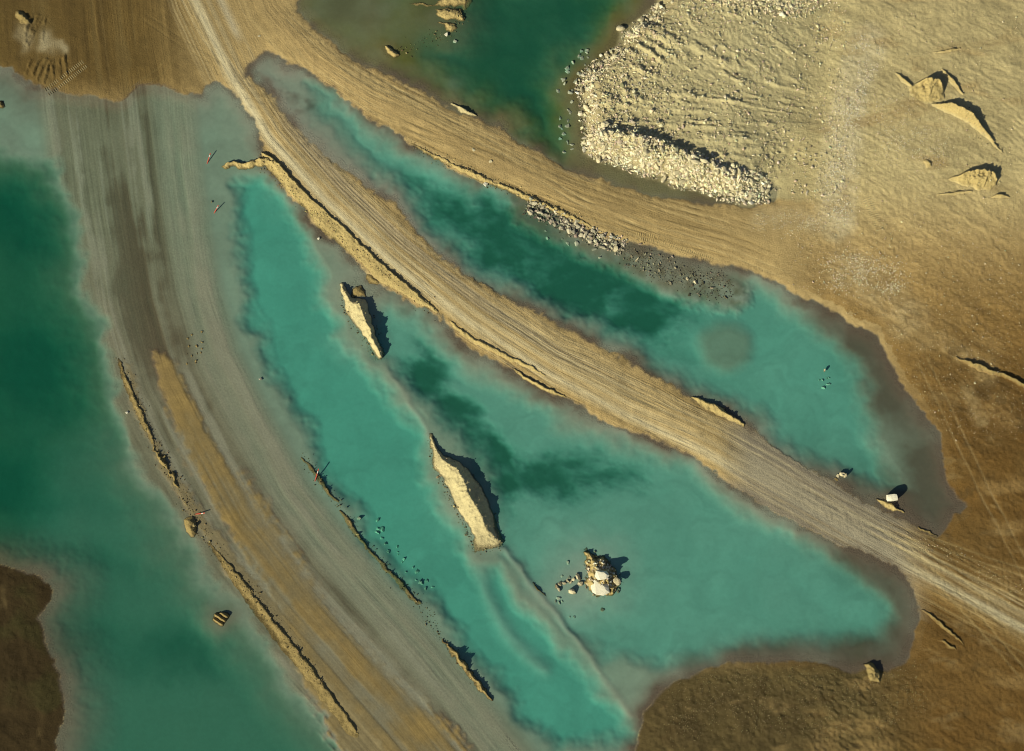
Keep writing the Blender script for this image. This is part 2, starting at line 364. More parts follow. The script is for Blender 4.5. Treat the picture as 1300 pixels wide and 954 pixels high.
# dry land
dry = ss(-2, 1.5, land + 1.0 * n1)
tan = C(.40, .295, .135)
base = np.empty(shp, np.float32); base[:] = tan
def bput(c, w):
    global base
    w = np.clip(w, 0, 1).astype(np.float32)[..., None]
    base = base + (C(*c) - base) * w
bput((.125, .083, .028), ss(330, 170, U) * ss(180, 90, V))
bput((.11, .075, .024), ss(60, -20, U) * ss(180, 90, V) * .6)
ochre = ss(1010, 1230, U + 0.5 * (V - 480)) * ss(290, 600, V + 0.15 * (U - 1000))
bput((.30, .195, .07), flat * ss(260, 420, V))
bput((.130, .074, .021), ochre * (0.95 + 0.25 * n2))
bput((.44, .365, .19), ss(990, 1060, U) * ss(330, 200, V))
bput((.12, .09, .036), ss(830, 860, V) * ss(1200, 1080, U) * (land_d > 0) * (U > 760))
bput((.055, .04, .018), ss(840, 900, V) * ss(1150, 1000, U) * (land_d > 0) * (U > 760) * (0.5 + 0.5 * n2))
bput((.045, .031, .013), S['isl'] > 0)
bput((.11, .08, .035), (S['isl'] > 0) * ss(.35, .7, fbm(X / 3, Y / 6, 3, 91)) * .7)
bput((.045, .038, .014), (S['isl'] > 0) * ss(0.0, 0.5, n2))
bput((.45, .39, .20), ss(-6, 3, S['p']) * wpl * (1 - 0.35 * ss(900, 1060, U)))
base *= (1 + 0.16 * n2 + 0.10 * n1 + 0.10 * n3)[..., None]
# gravelled way up the right-hand flats
def path(pts, w, c, k, ns=0.5, soft=0.5):
    _, _, d_ = spine_st(U + wu * ns, V + wv * ns, pts)
    bput(c, k * ss(w, w * soft, d_) * (0.75 + 0.45 * n1))
path([(1100,60),(1080,120),(1068,180),(1060,240),(1062,285)], 32, (.53, .465, .30), 0.7)
path([(1075,340),(1120,375),(1150,410)], 38, (.44, .36, .2), 0.5, 1.5, 0.2)
path([(960,278),(1030,290)], 22, (.46, .38, .22), 0.4, 1.5, 0.2)
path([(1150,425),(1210,450),(1250,480)], 16, (.38, .28, .13), 0.6, 1.5, 0.3)
path([(1230,500),(1255,540)], 16, (.34, .26, .13), 0.5, 1.5, 0.3)
bput((.30, .20, .08), ss(0.2, 0.7, fbm(X / 9, Y / 4, 3, 90)) * flat * 0.5)
rill = np.exp(-(fbm(X / 11 + n2, Y / 6 + n2, 3, 92) / 0.045) ** 2)
bput((.10, .062, .022), 0.38 * rill * flat * ss(330, 430, V))
bput((.07, .048, .02), 0.5 * ss(.25, .6, fbm(X / 4, Y / 4, 4, 93, .65)) * ss(330, 480, V) * (land_d > 0) * (U > 760))
bput((.24, .17, .075), 0.45 * ss(.25, .6, fbm(X / 7, Y / 3, 4, 94, .65)) * ss(330, 480, V) * (land_d > 0) * (U > 760))
mulf = 1 + 0.28 * flat * scr * 0.5
base *= mulf.astype(np.float32)[..., None]
# roads
def road(w, l, c_hi, c_lo, t, bands):
    bput(c_hi, w * ss(0.0, 0.55, l) * 0.65)
    bput(c_lo, w * ss(0.0, 0.55, -l) * 0.65)
    for t0, hw, c, k in bands:
        bput(c, w * k * np.exp(-((t - t0) / hw) ** 2) * (0.8 + 0.3 * l))
road(inB, lb, (.46, .37, .20), (.27, .195, .085), S['bt'], [(-9, 6, (.56, .50, .33), .95), (6, 3, (.46, .40, .25), .5), (-24, 6, (.36, .25, .10), .5)])
mid = ss(120, 190, V) * ss(520, 420, V)
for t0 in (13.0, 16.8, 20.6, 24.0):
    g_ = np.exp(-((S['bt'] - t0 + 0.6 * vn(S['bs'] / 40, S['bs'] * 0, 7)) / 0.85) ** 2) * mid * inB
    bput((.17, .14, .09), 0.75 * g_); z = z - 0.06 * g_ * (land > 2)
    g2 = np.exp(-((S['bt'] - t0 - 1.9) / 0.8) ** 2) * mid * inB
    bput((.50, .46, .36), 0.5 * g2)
bput((.31, .28, .205), tail * 0.9)
bput((.17, .145, .115), tail * ss(0.0, 0.5, lb) * 0.6)
road(inC, lc, (.45, .34, .16), (.31, .225, .10), S['ct'], [(-4, 10, (.44, .32, .15), .4), (26, 5, (.38, .27, .12), .5)])
bput((.075, .05, .018), tl * ss(0.1, 0.6, la) * 0.55)
bput((.17, .125, .05), tl * ss(0.1, 0.6, -la) * 0.4)
bput((.48, .43, .30), ss(60, 40, V) * 0.7 * np.exp(-((S['bt'] - 20) / 5) ** 2) * (V < 75))
bput((.36, .31, .19), 0.8 * np.clip(gauss(Ud, Vd, 62, 60, 9) + gauss(Ud, Vd, 76, 68, 7) + gauss(Ud, Vd, 36, 60, 8) * 0.6, 0, 1))
# thin wheel ruts
def rut(pts, gap, c, k, w=1.1, dz=0.05):
    px, py = m2w([p[0] for p in pts], [p[1] for p in pts])
    i0, i1 = np.searchsorted(XA, [px.min() - 5, px.max() + 5]); j0, j1 = np.searchsorted(YA, [py.min() - 5, py.max() + 5])
    sl_ = (slice(j0, j1), slice(i0, i1))
    if i1 <= i0 or j1 <= j0: return
    s_, t_, d_ = spine_st(U[sl_] + wu[sl_] * 0.15, V[sl_] + wv[sl_] * 0.15, pts)
    for o_ in (-gap / 2, gap / 2):
        g_ = np.exp(-((t_ - o_) / w) ** 2) * (d_ < gap * 2) * ss(0, 14, s_) * ss(s_.max(), s_.max() - 14, s_) * (0.7 + 0.6 * n2[sl_])
        f_ = np.clip(k * g_, 0, 1).astype(np.float32)[..., None]
        base[sl_] = base[sl_] + (C(*c) - base[sl_]) * f_
        z[sl_] = z[sl_] - dz * g_ * (land[sl_] > 2)
def wander(spine, n, half, gap, cols, seed):
    rg = np.random.default_rng(seed)
    P = np.array(spine, float); L = np.hypot(*np.diff(P, axis=0).T); cum = np.concatenate([[0], np.cumsum(L)])
    for _ in range(n):
        ln = rg.uniform(150, 420); s0 = rg.uniform(150, max(cum[-1] - ln - 150, 160))
        t0 = rg.uniform(-half, half); t1 = np.clip(t0 + rg.normal(0, 14), -half, half)
        pts = []
        for q in np.linspace(0, 1, 8):
            sq = s0 + ln * q; i = min(np.searchsorted(cum, sq) - 1, len(L) - 1)
            d = (P[i + 1] - P[i]) / L[i]; c0 = P[i] + d * (sq - cum[i])
            tq = t0 + (t1 - t0) * (3 * q * q - 2 * q ** 3) + rg.normal(0, .6)
            pts.append((c0[0] - d[1] * tq, c0[1] + d[0] * tq))
        rut(pts, gap, cols[rg.integers(len(cols))], rg.uniform(.4, .75), 1.0)
wander(ROAD_B, 24, 28, 8, [(.50, .43, .26), (.22, .165, .075), (.46, .36, .18)], 1)
wander(ROAD_C, 22, 30, 8, [(.48, .38, .19), (.25, .18, .075), (.27, .2, .09)], 2)
wander(ROAD_A, 5, 50, 9, [(.2, .14, .055), (.08, .055, .02)], 3)
rut([(1166,450),(1196,510),(1226,575),(1252,632),(1290,705),(1330,790)], 13, (.36, .27, .13), .55)
rut([(1105,672),(1160,700),(1230,735),(1310,775)], 10, (.46, .38, .2), .7)
rut([(1128,678),(1180,712),(1240,760),(1310,815)], 14, (.42, .34, .18), .7)
rut([(1120,668),(1190,690),(1250,712),(1320,735)], 9, (.42, .33, .16), .6)
rut([(1150,700),(1200,745),(1250,800),(1300,860)], 12, (.36, .28, .13), .5)
rut([(225,-20),(262,50),(296,92),(330,140)], 9, (.50, .44, .28), .7)
rut([(180,20),(230,55),(290,90)], 8, (.22, .16, .065), .3)
rut([(150,130),(205,90),(245,40),(262,-40)], 9, (.2, .15, .06), .3)
rut([(410,30),(470,70),(560,120),(640,165)], 8, (.30, .22, .10), .5)
rut([(390,60),(470,112),(580,168),(700,226),(820,270)], 9, (.29, .21, .09), .55)
rut([(420,85),(520,140),(650,195),(780,245),(930,290)], 9, (.46, .36, .18), .55)
rut([(360,20),(430,80),(540,135),(640,178)], 7, (.47, .38, .2), .6)
rut([(1040,480),(1120,560)], 8, (.3, .2, .08), .0)
w_ = ss(-2, 0.5, land)
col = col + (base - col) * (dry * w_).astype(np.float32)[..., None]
# dry strips of the west causeway
sb = np.empty(shp, np.float32); sb[:] = C(.215, .155, .06)
sb = sb * (1 + 0.45 * la + 0.15 * n1 + 0.2 * n2)[..., None]
col = col + (sb - col) * (asm * ss(-0.02, 0.08, z)).astype(np.float32)[..., None] * (0.75 + 0.3 * n2[..., None])
sb2 = np.empty(shp, np.float32); sb2[:] = C(.20, .165, .09)
sb2 = sb2 * (1 + 0.25 * la + 0.15 * n1)[..., None]
col = col + (sb2 - col) * (asl * ss(-0.02, 0.06, z)).astype(np.float32)[..., None] * 0.85
# a damp rim where the ground meets the water (dark wet mud)
rim = np.exp(-((z - 0.02) / 0.04) ** 2) * (0.45 + 0.9 * n2) * ss(1.0, -3.0, S['p'])
col = col + (C(.12, .095, .07) - col) * (np.clip(rim, 0, .8) * (1 - onA * 0.7))[..., None].astype(np.float32)
pz = ss(-5, 2, S['p'])
pcol = np.empty(shp, np.float32); pcol[:] = C(.44, .385, .215)
pcol = pcol * (1 + 0.14 * n2 + 0.12 * n1 + 0.10 * fur)[..., None]
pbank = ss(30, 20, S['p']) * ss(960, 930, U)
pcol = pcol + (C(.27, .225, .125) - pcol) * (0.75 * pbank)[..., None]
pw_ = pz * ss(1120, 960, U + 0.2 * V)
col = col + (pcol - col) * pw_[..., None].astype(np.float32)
farw = ss(165, 215, rr)
col = col + (C(.33, .25, .12) * (1 + 0.2 * n3)[..., None] - col) * farw[..., None].astype(np.float32)
col = np.clip(col, 0.01, 0.8)

# ------------------------------------------------------------------ helpers: height lookup, tagging, materials
def Tz(x, y):
    x = np.asarray(x, float); y = np.asarray(y, float)
    i = np.clip(np.searchsorted(XA, x) - 1, 0, len(XA) - 2); j = np.clip(np.searchsorted(YA, y) - 1, 0, len(YA) - 2)
    fx = (x - XA[i]) / (XA[i + 1] - XA[i]); fy = (y - YA[j]) / (YA[j + 1] - YA[j])
    return (z[j, i] * (1 - fx) + z[j, i + 1] * fx) * (1 - fy) + (z[j + 1, i] * (1 - fx) + z[j + 1, i + 1] * fx) * fy
def tag(o, label=None, cat=None, group=None, kind=None):
    if label: o['label'] = label
    if cat: o['category'] = cat
    if group: o['group'] = group
    if kind: o['kind'] = kind
    return o
def new_mat(name):
    m = bpy.data.materials.new(name); m.use_nodes = True
    nt = m.node_tree
    for n in list(nt.nodes): nt.nodes.remove(n)
    out = nt.nodes.new('ShaderNodeOutputMaterial')
    return m, nt, out
def nd(nt, typ, **kw):
    n = nt.nodes.new(typ)
    for k, v in kw.items(): setattr(n, k, v)
    return n
def math_n(nt, op, a, b=None, clamp=False):
    n = nt.nodes.new('ShaderNodeMath'); n.operation = op; n.use_clamp = clamp
    for i, q in enumerate((a, b)):
        if q is None: continue
        if isinstance(q, (int, float)): n.inputs[i].default_value = q
        else: nt.links.new(q, n.inputs[i])
    return n.outputs[0]
def noise(nt, scale, detail=4, rough=0.6, vec=None):
    n = nt.nodes.new('ShaderNodeTexNoise')
    n.inputs['Scale'].default_value = scale; n.inputs['Detail'].default_value = detail; n.inputs['Roughness'].default_value = rough
    if vec is not None: nt.links.new(vec, n.inputs['Vector'])
    return n.outputs['Fac']
def scaled(nt, col_socket, fac):
    n = nt.nodes.new('ShaderNodeVectorMath'); n.operation = 'SCALE'
    nt.links.new(col_socket, n.inputs[0]); nt.links.new(fac, n.inputs['Scale'])
    return n.outputs[0]
def soil_material(name, attr, colour, grain=0.35, bump=0.35, scale=3.0, rnd=0.0, wet=True, rough=0.95, lanes=0.0):
    m, nt, out = new_mat(name)
    bs = nd(nt, 'ShaderNodeBsdfPrincipled')
    bs.inputs['Roughness'].default_value = rough
    bs.inputs['Specular IOR Level'].default_value = 0.12
    geo = nd(nt, 'ShaderNodeNewGeometry')
    pos = geo.outputs['Position']
    if attr:
        a = nd(nt, 'ShaderNodeAttribute', attribute_name=attr); c = a.outputs['Color']
    else:
        r = nd(nt, 'ShaderNodeRGB'); r.outputs[0].default_value = (*colour, 1); c = r.outputs[0]
    f1 = noise(nt, scale, 5, 0.7, pos)
    f2 = noise(nt, 0.35, 3, 0.6, pos)
    k = math_n(nt, 'ADD', math_n(nt, 'MULTIPLY', math_n(nt, 'SUBTRACT', f1, 0.5), grain * 2.2), math_n(nt, 'MULTIPLY', math_n(nt, 'SUBTRACT', f2, 0.5), grain * 0.9))
    k = math_n(nt, 'ADD', k, 1.0)
    if rnd:
        oi = nd(nt, 'ShaderNodeObjectInfo')
        k = math_n(nt, 'MULTIPLY', k, math_n(nt, 'ADD', math_n(nt, 'MULTIPLY', oi.outputs['Random'], rnd), 1 - rnd * 0.6))
    lane_h = None
    if lanes:
        la_ = nd(nt, 'ShaderNodeAttribute', attribute_name='lane')
        sp3 = nd(nt, 'ShaderNodeSeparateXYZ'); nt.links.new(la_.outputs['Vector'], sp3.inputs[0])
        tot = None
        for a_, b_, amp in ((3.0, .05, 1.5), (1.1, .022, 1.3), (6.5, .16, 0.9)):
            cb = nd(nt, 'ShaderNodeCombineXYZ')
            nt.links.new(math_n(nt, 'MULTIPLY', sp3.outputs[0], a_), cb.inputs[0]); nt.links.new(math_n(nt, 'MULTIPLY', sp3.outputs[1], b_), cb.inputs[1])
            f_ = math_n(nt, 'MULTIPLY', math_n(nt, 'SUBTRACT', noise(nt, 1.0, 2, 0.5, cb.outputs[0]), 0.5), amp)
            tot = f_ if tot is None else math_n(nt, 'ADD', tot, f_)
        lane_h = math_n(nt, 'MULTIPLY', tot, sp3.outputs[2])
        k = math_n(nt, 'MULTIPLY', k, math_n(nt, 'MAXIMUM', math_n(nt, 'ADD', math_n(nt, 'MULTIPLY', lane_h, lanes), 1.0), 0.3))
    c = scaled(nt, c, k)
    if wet:                          # damp tide mark just above the water level
        sx = nd(nt, 'ShaderNodeSeparateXYZ'); nt.links.new(pos, sx.inputs[0])
        h = math_n(nt, 'ADD', sx.outputs['Z'], math_n(nt, 'MULTIPLY', math_n(nt, 'SUBTRACT', f1, 0.5), 0.25))
        mr = nd(nt, 'ShaderNodeMapRange'); nt.links.new(h, mr.inputs['Value'])
        mr.inputs['From Min'].default_value = 0.02; mr.inputs['From Max'].default_value = 0.22
        mr.inputs['To Min'].default_value = 0.42; mr.inputs['To Max'].default_value = 1.0
        c = scaled(nt, c, mr.outputs[0])
    nt.links.new(c, bs.inputs['Base Color'])
    b = nd(nt, 'ShaderNodeBump'); b.inputs['Strength'].default_value = bump; b.inputs['Distance'].default_value = 0.25
    hh = noise(nt, scale * 0.9, 6, 0.75, pos)
    if lane_h is not None:
        hh = math_n(nt, 'ADD', hh, math_n(nt, 'MULTIPLY', lane_h, 0.45))
    nt.links.new(hh, b.inputs['Height'])
    nt.links.new(b.outputs[0], bs.inputs['Normal'])
    nt.links.new(bs.outputs[0], out.inputs['Surface'])
    return m
M_GROUND = soil_material('soil', 'soil', None, 0.34, 0.6, 3.6, wet=False, lanes=0.32)
M_WETROAD = soil_material('wet_road_silt', 'soil', None, 0.26, 0.25, 2.6, wet=False, lanes=0.4)
M_BED = soil_material('silt', 'soil', None, 0.10, 0.06, 1.2, wet=False)
M_CLOD = soil_material('earth_clod', None, (.42, .32, .14), 0.34, 0.9, 2.6)
M_HEAP = soil_material('spoil_earth', 'soil', (.46, .355, .155), 0.34, 0.9, 2.6)
M_HEAP_PALE = soil_material('pale_spoil', 'soil', (.55, .47, .27), 0.34, 0.9, 2.0)
M_HEAP_DULL = soil_material('dull_spoil', 'soil', (.29, .22, .09), 0.34, 0.9, 2.6)
M_ROCK = soil_material('limestone', None, (.53, .47, .31), 0.26, 0.5, 2.5, rnd=0.45)
M_ROCK_GREY = soil_material('grey_limestone', None, (.44, .40, .29), 0.28, 0.5, 2.5, rnd=0.6)
M_ROCK_WHITE = soil_material('white_limestone', None, (.72, .68, .54), 0.14, 0.3, 2.5)
M_ROCK_WET = soil_material('algae_covered_rock', None, (.31, .33, .25), 0.3, 0.3, 3.0, rnd=0.5, wet=False)
M_RUBBLE = soil_material('broken_stone', 'tone', None, 0.2, 0.4, 4.0, wet=True)
def paint(name, c):
    m, nt, out = new_mat(name)
    bs = nd(nt, 'ShaderNodeBsdfPrincipled'); bs.inputs['Roughness'].default_value = 0.5
    r = nd(nt, 'ShaderNodeRGB'); r.outputs[0].default_value = (*c, 1)
    geo = nd(nt, 'ShaderNodeNewGeometry')
    k = math_n(nt, 'ADD', math_n(nt, 'MULTIPLY', noise(nt, 9, 3, 0.6, geo.outputs['Position']), 0.5), 0.7)
    nt.links.new(scaled(nt, r.outputs[0], k), bs.inputs['Base Color'])
    nt.links.new(bs.outputs[0], out.inputs['Surface'])
    return m
M_RED = paint('weathered_red_paint', (.62, .07, .035)); M_WHITE = paint('weathered_white_paint', (.75, .72, .65))

def mesh_np(name, verts, faces, mat, attrs=None, smooth=True):
    me = bpy.data.meshes.new(name)
    verts = np.asarray(verts, np.float32); faces = np.asarray(faces, np.int32)
    k = faces.shape[1]
    me.vertices.add(len(verts)); me.vertices.foreach_set('co', verts.ravel())
    me.loops.add(faces.size); me.loops.foreach_set('vertex_index', faces.ravel())
    me.polygons.add(len(faces)); me.polygons.foreach_set('loop_start', np.arange(0, faces.size, k, dtype=np.int32))
    me.polygons.foreach_set('use_smooth', np.full(len(faces), smooth))
    for an, arr in (attrs or {}).items():
        at = me.attributes.new(an, 'FLOAT_COLOR', 'POINT')
        at.data.foreach_set('color', np.concatenate([arr, np.ones((len(arr), 1))], 1).astype(np.float32).ravel())
    me.update(calc_edges=True)
    me.materials.append(mat)
    return me
def obj(name, me, parent=None):
    o = bpy.data.objects.new(name, me); COL.objects.link(o)
    if parent: o.parent = parent
    return o

# ------------------------------------------------------------------ the setting: ground cut along the edges of roads, beds and platform
ny, nx = X.shape
dzy, dzx = np.gradient(z, YA, XA)
cand = [(S['bt'], S['bs'], inB * (land_d > 1) * 1.0), (S['ct'], S['cs'], inC * (land_d > 1) * .75), (S['at'], S['as'], np.maximum(onA, np.maximum(asm, asl)) * .65 + tl * .55),
        (ac / PX, al / PX, flat * .38 * (1 - wpl * (S['p'] > 0))), (pac / PX, pal / PX, ss(4, 20, S['p']) * wpl * .42)]
W_ = np.stack([c_[2] * np.ones_like(U) for c_ in cand]); order = np.sort(W_, 0)
best = W_.argmax(0)
lw_ = order[-1] - 0.9 * order[-2]
lt_ = np.choose(best, [c_[0] for c_ in cand]); ls_ = np.choose(best, [c_[1] for c_ in cand])
lt_ = lt_ + 3.0 * vn(ls_ / 70, lt_ / 40, 300) + 6 * vn(ls_ / 220, lt_ / 60, 301)
LANE = np.stack([lt_ * PX, ls_ * PX, lw_ * np.clip(0.7 + 1.0 * n2 + 0.6 * n3, 0.1, 1.5)], -1).reshape(-1, 3)
NRM = np.stack([-dzx, -dzy, np.ones_like(z)], -1); NRM /= np.linalg.norm(NRM, axis=-1, keepdims=True)
cls = np.zeros((ny, nx), np.int8)                     # 0 ground
cls[(inC > 0.5) & (land_d > 0)] = 3
cls[(inB > 0.5) & (land_d > 0)] = 2
onroadA = ((S['lw'] > 0) & (inA > 0.4) & (S['dw'] < 0) & (S['d1'] < 2) & (U < 640)) | (asm > 0.5) | (asl > 0.5)
cls[(z < -0.04) & (S['p'] < -3)] = 4
cls[onroadA & (S['p'] < -10) & (V > 100)] = 1
cls[(S['p'] > -3) & (U + 0.2 * V < 1060)] = 5
cls[S['isl'] > 0] = 6
cls[rr > 200] = 0
fc = cls[:-1, :-1]
idx = np.arange(ny * nx).reshape(ny, nx)
quads = np.stack([idx[:-1, :-1], idx[:-1, 1:], idx[1:, 1:], idx[1:, :-1]], -1)
VERT = np.stack([X, Y, z], -1).reshape(-1, 3); CF = col.reshape(-1, 3); NF = NRM.reshape(-1, 3)
remap = np.empty(ny * nx, np.int32)
for k, nm in enumerate(['ground', 'haul_road', 'haul_road', 'haul_road', 'lake_bed', 'rock_fill_platform', 'mud_bank']):
    q = quads[fc == k]
    used = np.unique(q)
    remap[used] = np.arange(len(used))
    me = mesh_np(nm, VERT[used], remap[q], M_BED if k == 4 else M_WETROAD if k == 1 else M_GROUND, {'soil': CF[used]})
    at_ = me.attributes.new('lane', 'FLOAT_VECTOR', 'POINT'); at_.data.foreach_set('vector', LANE[used].astype(np.float32).ravel())
    me.normals_split_custom_set_from_vertices(NF[used])
    o = tag(obj(nm, me), kind='structure')
    lab = {0: 'bare tan and ochre quarry ground around the flooded pits', 1: 'broad haul road awash with shallow water, streaked grey and brown',
           2: 'straight tan causeway road with pale wheel tracks between two turquoise pools', 3: 'smooth tan haul road curving below the rock platform',
           4: 'silty bed of the flooded pits under turquoise water', 5: 'pale rubble-covered rock platform with furrowed top', 6: 'dark brown overgrown mud bank in murky water'}[k]
    o['label'] = lab

# water: one body standing at level zero in all pits
m, nt, out = new_mat('turquoise_water')
tr = nd(nt, 'ShaderNodeBsdfTransparent')
gl = nd(nt, 'ShaderNodeBsdfGlossy'); gl.inputs['Roughness'].default_value = 0.08
fr = nd(nt, 'ShaderNodeFresnel'); fr.inputs['IOR'].default_value = 1.33
bp = nd(nt, 'ShaderNodeBump'); bp.inputs['Strength'].default_value = 0.08; bp.inputs['Distance'].default_value = 0.1
geo = nd(nt, 'ShaderNodeNewGeometry')
nt.links.new(noise(nt, 1.2, 4, 0.6, geo.outputs['Position']), bp.inputs['Height'])
nt.links.new(bp.outputs[0], gl.inputs['Normal'])
mx = nd(nt, 'ShaderNodeMixShader')
# no bending at the surface is modelled, so both sides must reflect alike
nt.links.new(math_n(nt, 'ADD', math_n(nt, 'MULTIPLY', geo.outputs['Backfacing'], 1 / 1.33 - 1.33), 1.33), fr.inputs['IOR'])
nt.links.new(fr.outputs[0], mx.inputs[0]); nt.links.new(tr.outputs[0], mx.inputs[1]); nt.links.new(gl.outputs[0], mx.inputs[2])
nt.links.new(mx.outputs[0], out.inputs['Surface'])
va = nd(nt, 'ShaderNodeVolumeAbsorption')
va.inputs['Color'].default_value = (0.36, 0.968, 0.94, 1); va.inputs['Density'].default_value = 1.0
nt.links.new(va.outputs[0], out.inputs['Volume'])
W = 250.0
wv_ = [(-W, -W, -14), (W, -W, -14), (W, W, -14), (-W, W, -14), (-W, -W, 0), (W, -W, 0), (W, W, 0), (-W, W, 0)]
wf_ = [(0, 3, 2, 1), (4, 5, 6, 7), (0, 1, 5, 4), (1, 2, 6, 5), (2, 3, 7, 6), (3, 0, 4, 7)]
wo_ = tag(obj('water', mesh_np('water', wv_, wf_, m, smooth=False)), kind='structure')
wo_['label'] = 'still milky turquoise water filling the quarry pits'

# ------------------------------------------------------------------ heaps, windrows and mounds
def heap(name, label, cat, poly=None, spine=None, w=None, slope=0.72, hmax=9.0, rough=0.25, edge=0.35, mat=None, group=None, ridge=None, step=0.14, power=1.0, lift=0.0, seed=0, crest=None, H=None, skew=0.5):
    pts = poly or spine
    px, py = m2w([p[0] for p in pts], [p[1] for p in pts])
    wm = 0 if w is None else (max(w) if isinstance(w, (list, tuple)) else w)
    pad = wm + 1.0
    gx = np.arange(px.min() - pad, px.max() + pad, step); gy = np.arange(py.min() - pad, py.max() + pad, step)
    A, B = np.meshgrid(gx, gy)
    ex = edge * fbm(A / 1.1, B / 1.1, 3, 100 + seed); ey = edge * fbm(A / 1.1, B / 1.1, 3, 130 + seed)
    if poly:
        sd = sdf_poly(A + ex, B + ey, list(zip(px, py)))
    else:
        s_, t_, d_ = spine_st(A + ex, B + ey, list(zip(px, py)))
        L = s_.max()
        if isinstance(w, (list, tuple)):
            ww = np.interp(s_ / max(L, .01), np.linspace(0, 1, len(w)), w)
        else:
            ww = w
        ww = np.where(t_ > 0, ww, ww * skew)      # the lee side is the steep one
        sd = ww - d_
        ridge_w = ww
    sdp = np.maximum(sd, 0)
    h = np.minimum(sdp * slope, hmax)
    h = hmax * (1 - np.exp(-sdp * slope / hmax)) if hmax < 9 else h
    if poly and crest:
        qx, qy = m2w([p[0] for p in crest], [p[1] for p in crest])
        sc_, _, dc = spine_st(A + ex * .8, B + ey * .8, list(zip(qx, qy)))
        hh = np.interp(sc_ / max(sc_.max(), .01), np.linspace(0, 1, len(H)), H)
        h = hh * (sdp / (sdp + dc + 1e-3)) ** 0.9
    elif spine:
        h = slope * np.where(np.ndim(ridge_w) == 0, ridge_w, np.where(t_ > 0, ridge_w, ridge_w / skew)) * np.clip(sdp / np.maximum(ridge_w, .02), 0, 1)
    nn = fbm(A / 0.9, B / 0.9, 4, 150 + seed, 0.6)
    h = h * (1 + rough * nn) + 0.25 * rough * nn * ss(0, .5, sdp) + lift * ss(0, 0.5, sdp)
    if ridge:
        ang, wl, amp = ridge
        c_, s2 = math.cos(ang), math.sin(ang)
        ph = ((-A * s2 + B * c_) + 0.12 * nn) / wl
        h = h * (1 - 0.5) + amp * ss(0, 0.5, sdp) * (1 - np.abs((ph % 1) * 2 - 1))
    base_ = Tz(A, B)
    zz = np.where(sd > 0, np.maximum(base_, -0.6 if False else base_) + h, base_ + np.maximum(sd * 0.8, -0.35) - 0.02)
    keep = sd > -0.3
    kf = keep[:-1, :-1] & keep[1:, :-1] & keep[:-1, 1:] & keep[1:, 1:]
    ii = np.arange(A.size).reshape(A.shape)
    q = np.stack([ii[:-1, :-1], ii[:-1, 1:], ii[1:, 1:], ii[1:, :-1]], -1)[kf]
    used = np.unique(q); rm = np.zeros(A.size, np.int32); rm[used] = np.arange(len(used))
    vv = np.stack([A, B, zz], -1).reshape(-1, 3)[used]
    cx, cy = vv[:, 0].mean(), vv[:, 1].mean(); cz = float(vv[:, 2].min())
    vv = vv - np.array([cx, cy, cz])
    hc = np.array(HEAP_C[(mat or M_HEAP).name], np.float32)
    ix = np.clip(np.searchsorted(XA, A.ravel()), 0, len(XA) - 1); iy = np.clip(np.searchsorted(YA, B.ravel()), 0, len(YA) - 1)
    gcol = col[iy, ix]
    bl = (ss(-.1, .55 if base_.mean() > .3 else .25, sd.ravel() + 0.25 * nn.ravel()))[:, None]
    hc_ = hc[None] * (1 + 0.12 * fbm(A / 2.2, B / 2.2, 2, 170 + seed).ravel())[:, None]
    o = obj(name, mesh_np(name, vv, rm[q], mat or M_HEAP, {'soil': (gcol + (hc_ - gcol) * bl)[used]}))
    o.location = (cx, cy, cz)
    HEAPS.append((gx, gy, zz, sd))
    return tag(o, label, cat, group)
HEAPS = []
HEAP_C = {'spoil_earth': (.43, .335, .145), 'pale_spoil': (.50, .43, .235), 'dull_spoil': (.27, .205, .085)}
def Gz(x, y):                       # ground or heap, whichever is higher
    r = np.array(Tz(x, y), float)
    x = np.atleast_1d(np.asarray(x, float)); y = np.atleast_1d(np.asarray(y, float)); r = np.atleast_1d(r)
    for gx, gy, zz, sd in HEAPS:
        i = np.round((x - gx[0]) / (gx[1] - gx[0])).astype(int); j = np.round((y - gy[0]) / (gy[1] - gy[0])).astype(int)
        ok = (i >= 0) & (j >= 0) & (i < len(gx)) & (j < len(gy))
        if ok.any():
            h = np.where(sd[j[ok], i[ok]] > 0, zz[j[ok], i[ok]], -99)
            r[ok] = np.maximum(r[ok], h)
    return r

SM = 'spoil mound'; BM = 'earth berm'
heap('spoil_mound', 'long pale spoil mound with fishtail end rising from turquoise water', SM,
     poly=[(544,550),(549,549),(551,560),(556,570),(564,578),(572,580),(582,585),(596,597),(608,612),(618,630),(626,650),(632,672),(640,687),(636,696),(618,697),(606,700),(602,704),(600,694),(602,683),(594,668),(582,648),(572,628),(562,608),(552,596),(547,586),(549,576),(545,562)],
     rough=0.2, edge=0.3, mat=M_HEAP_PALE, seed=1, crest=[(547,556),(552,570),(562,585),(582,600),(597,632),(611,658),(618,674),(628,684),(638,690)], H=[.4,.6,1.4,2.0,2.2,2.2,2.1,1.0,.4])
heap('spoil_mound', 'narrow pale spoil mound shaped like a wedge off the causeway berm', SM,
     poly=[(431,361),(434,359),(440,365),(446,377),(455,379),(464,380),(470,395),(474,415),(480,432),(488,448),(487,455),(481,458),(475,452),(468,436),(456,420),(446,408),(438,396),(436,384)],
     rough=0.3, edge=0.35, mat=M_HEAP_PALE, seed=2, crest=[(434,363),(444,384),(458,392),(466,412),(474,432),(484,453)], H=[.6,1.2,1.8,1.9,1.7,1.0])
heap('earth_hummock', 'small round brown hummock behind the wedge shaped mound', SM, poly=[(447,368),(452,362),(460,363),(465,369),(465,377),(455,379),(447,378)], slope=0.9, hmax=0.9, mat=M_HEAP_DULL, seed=3)
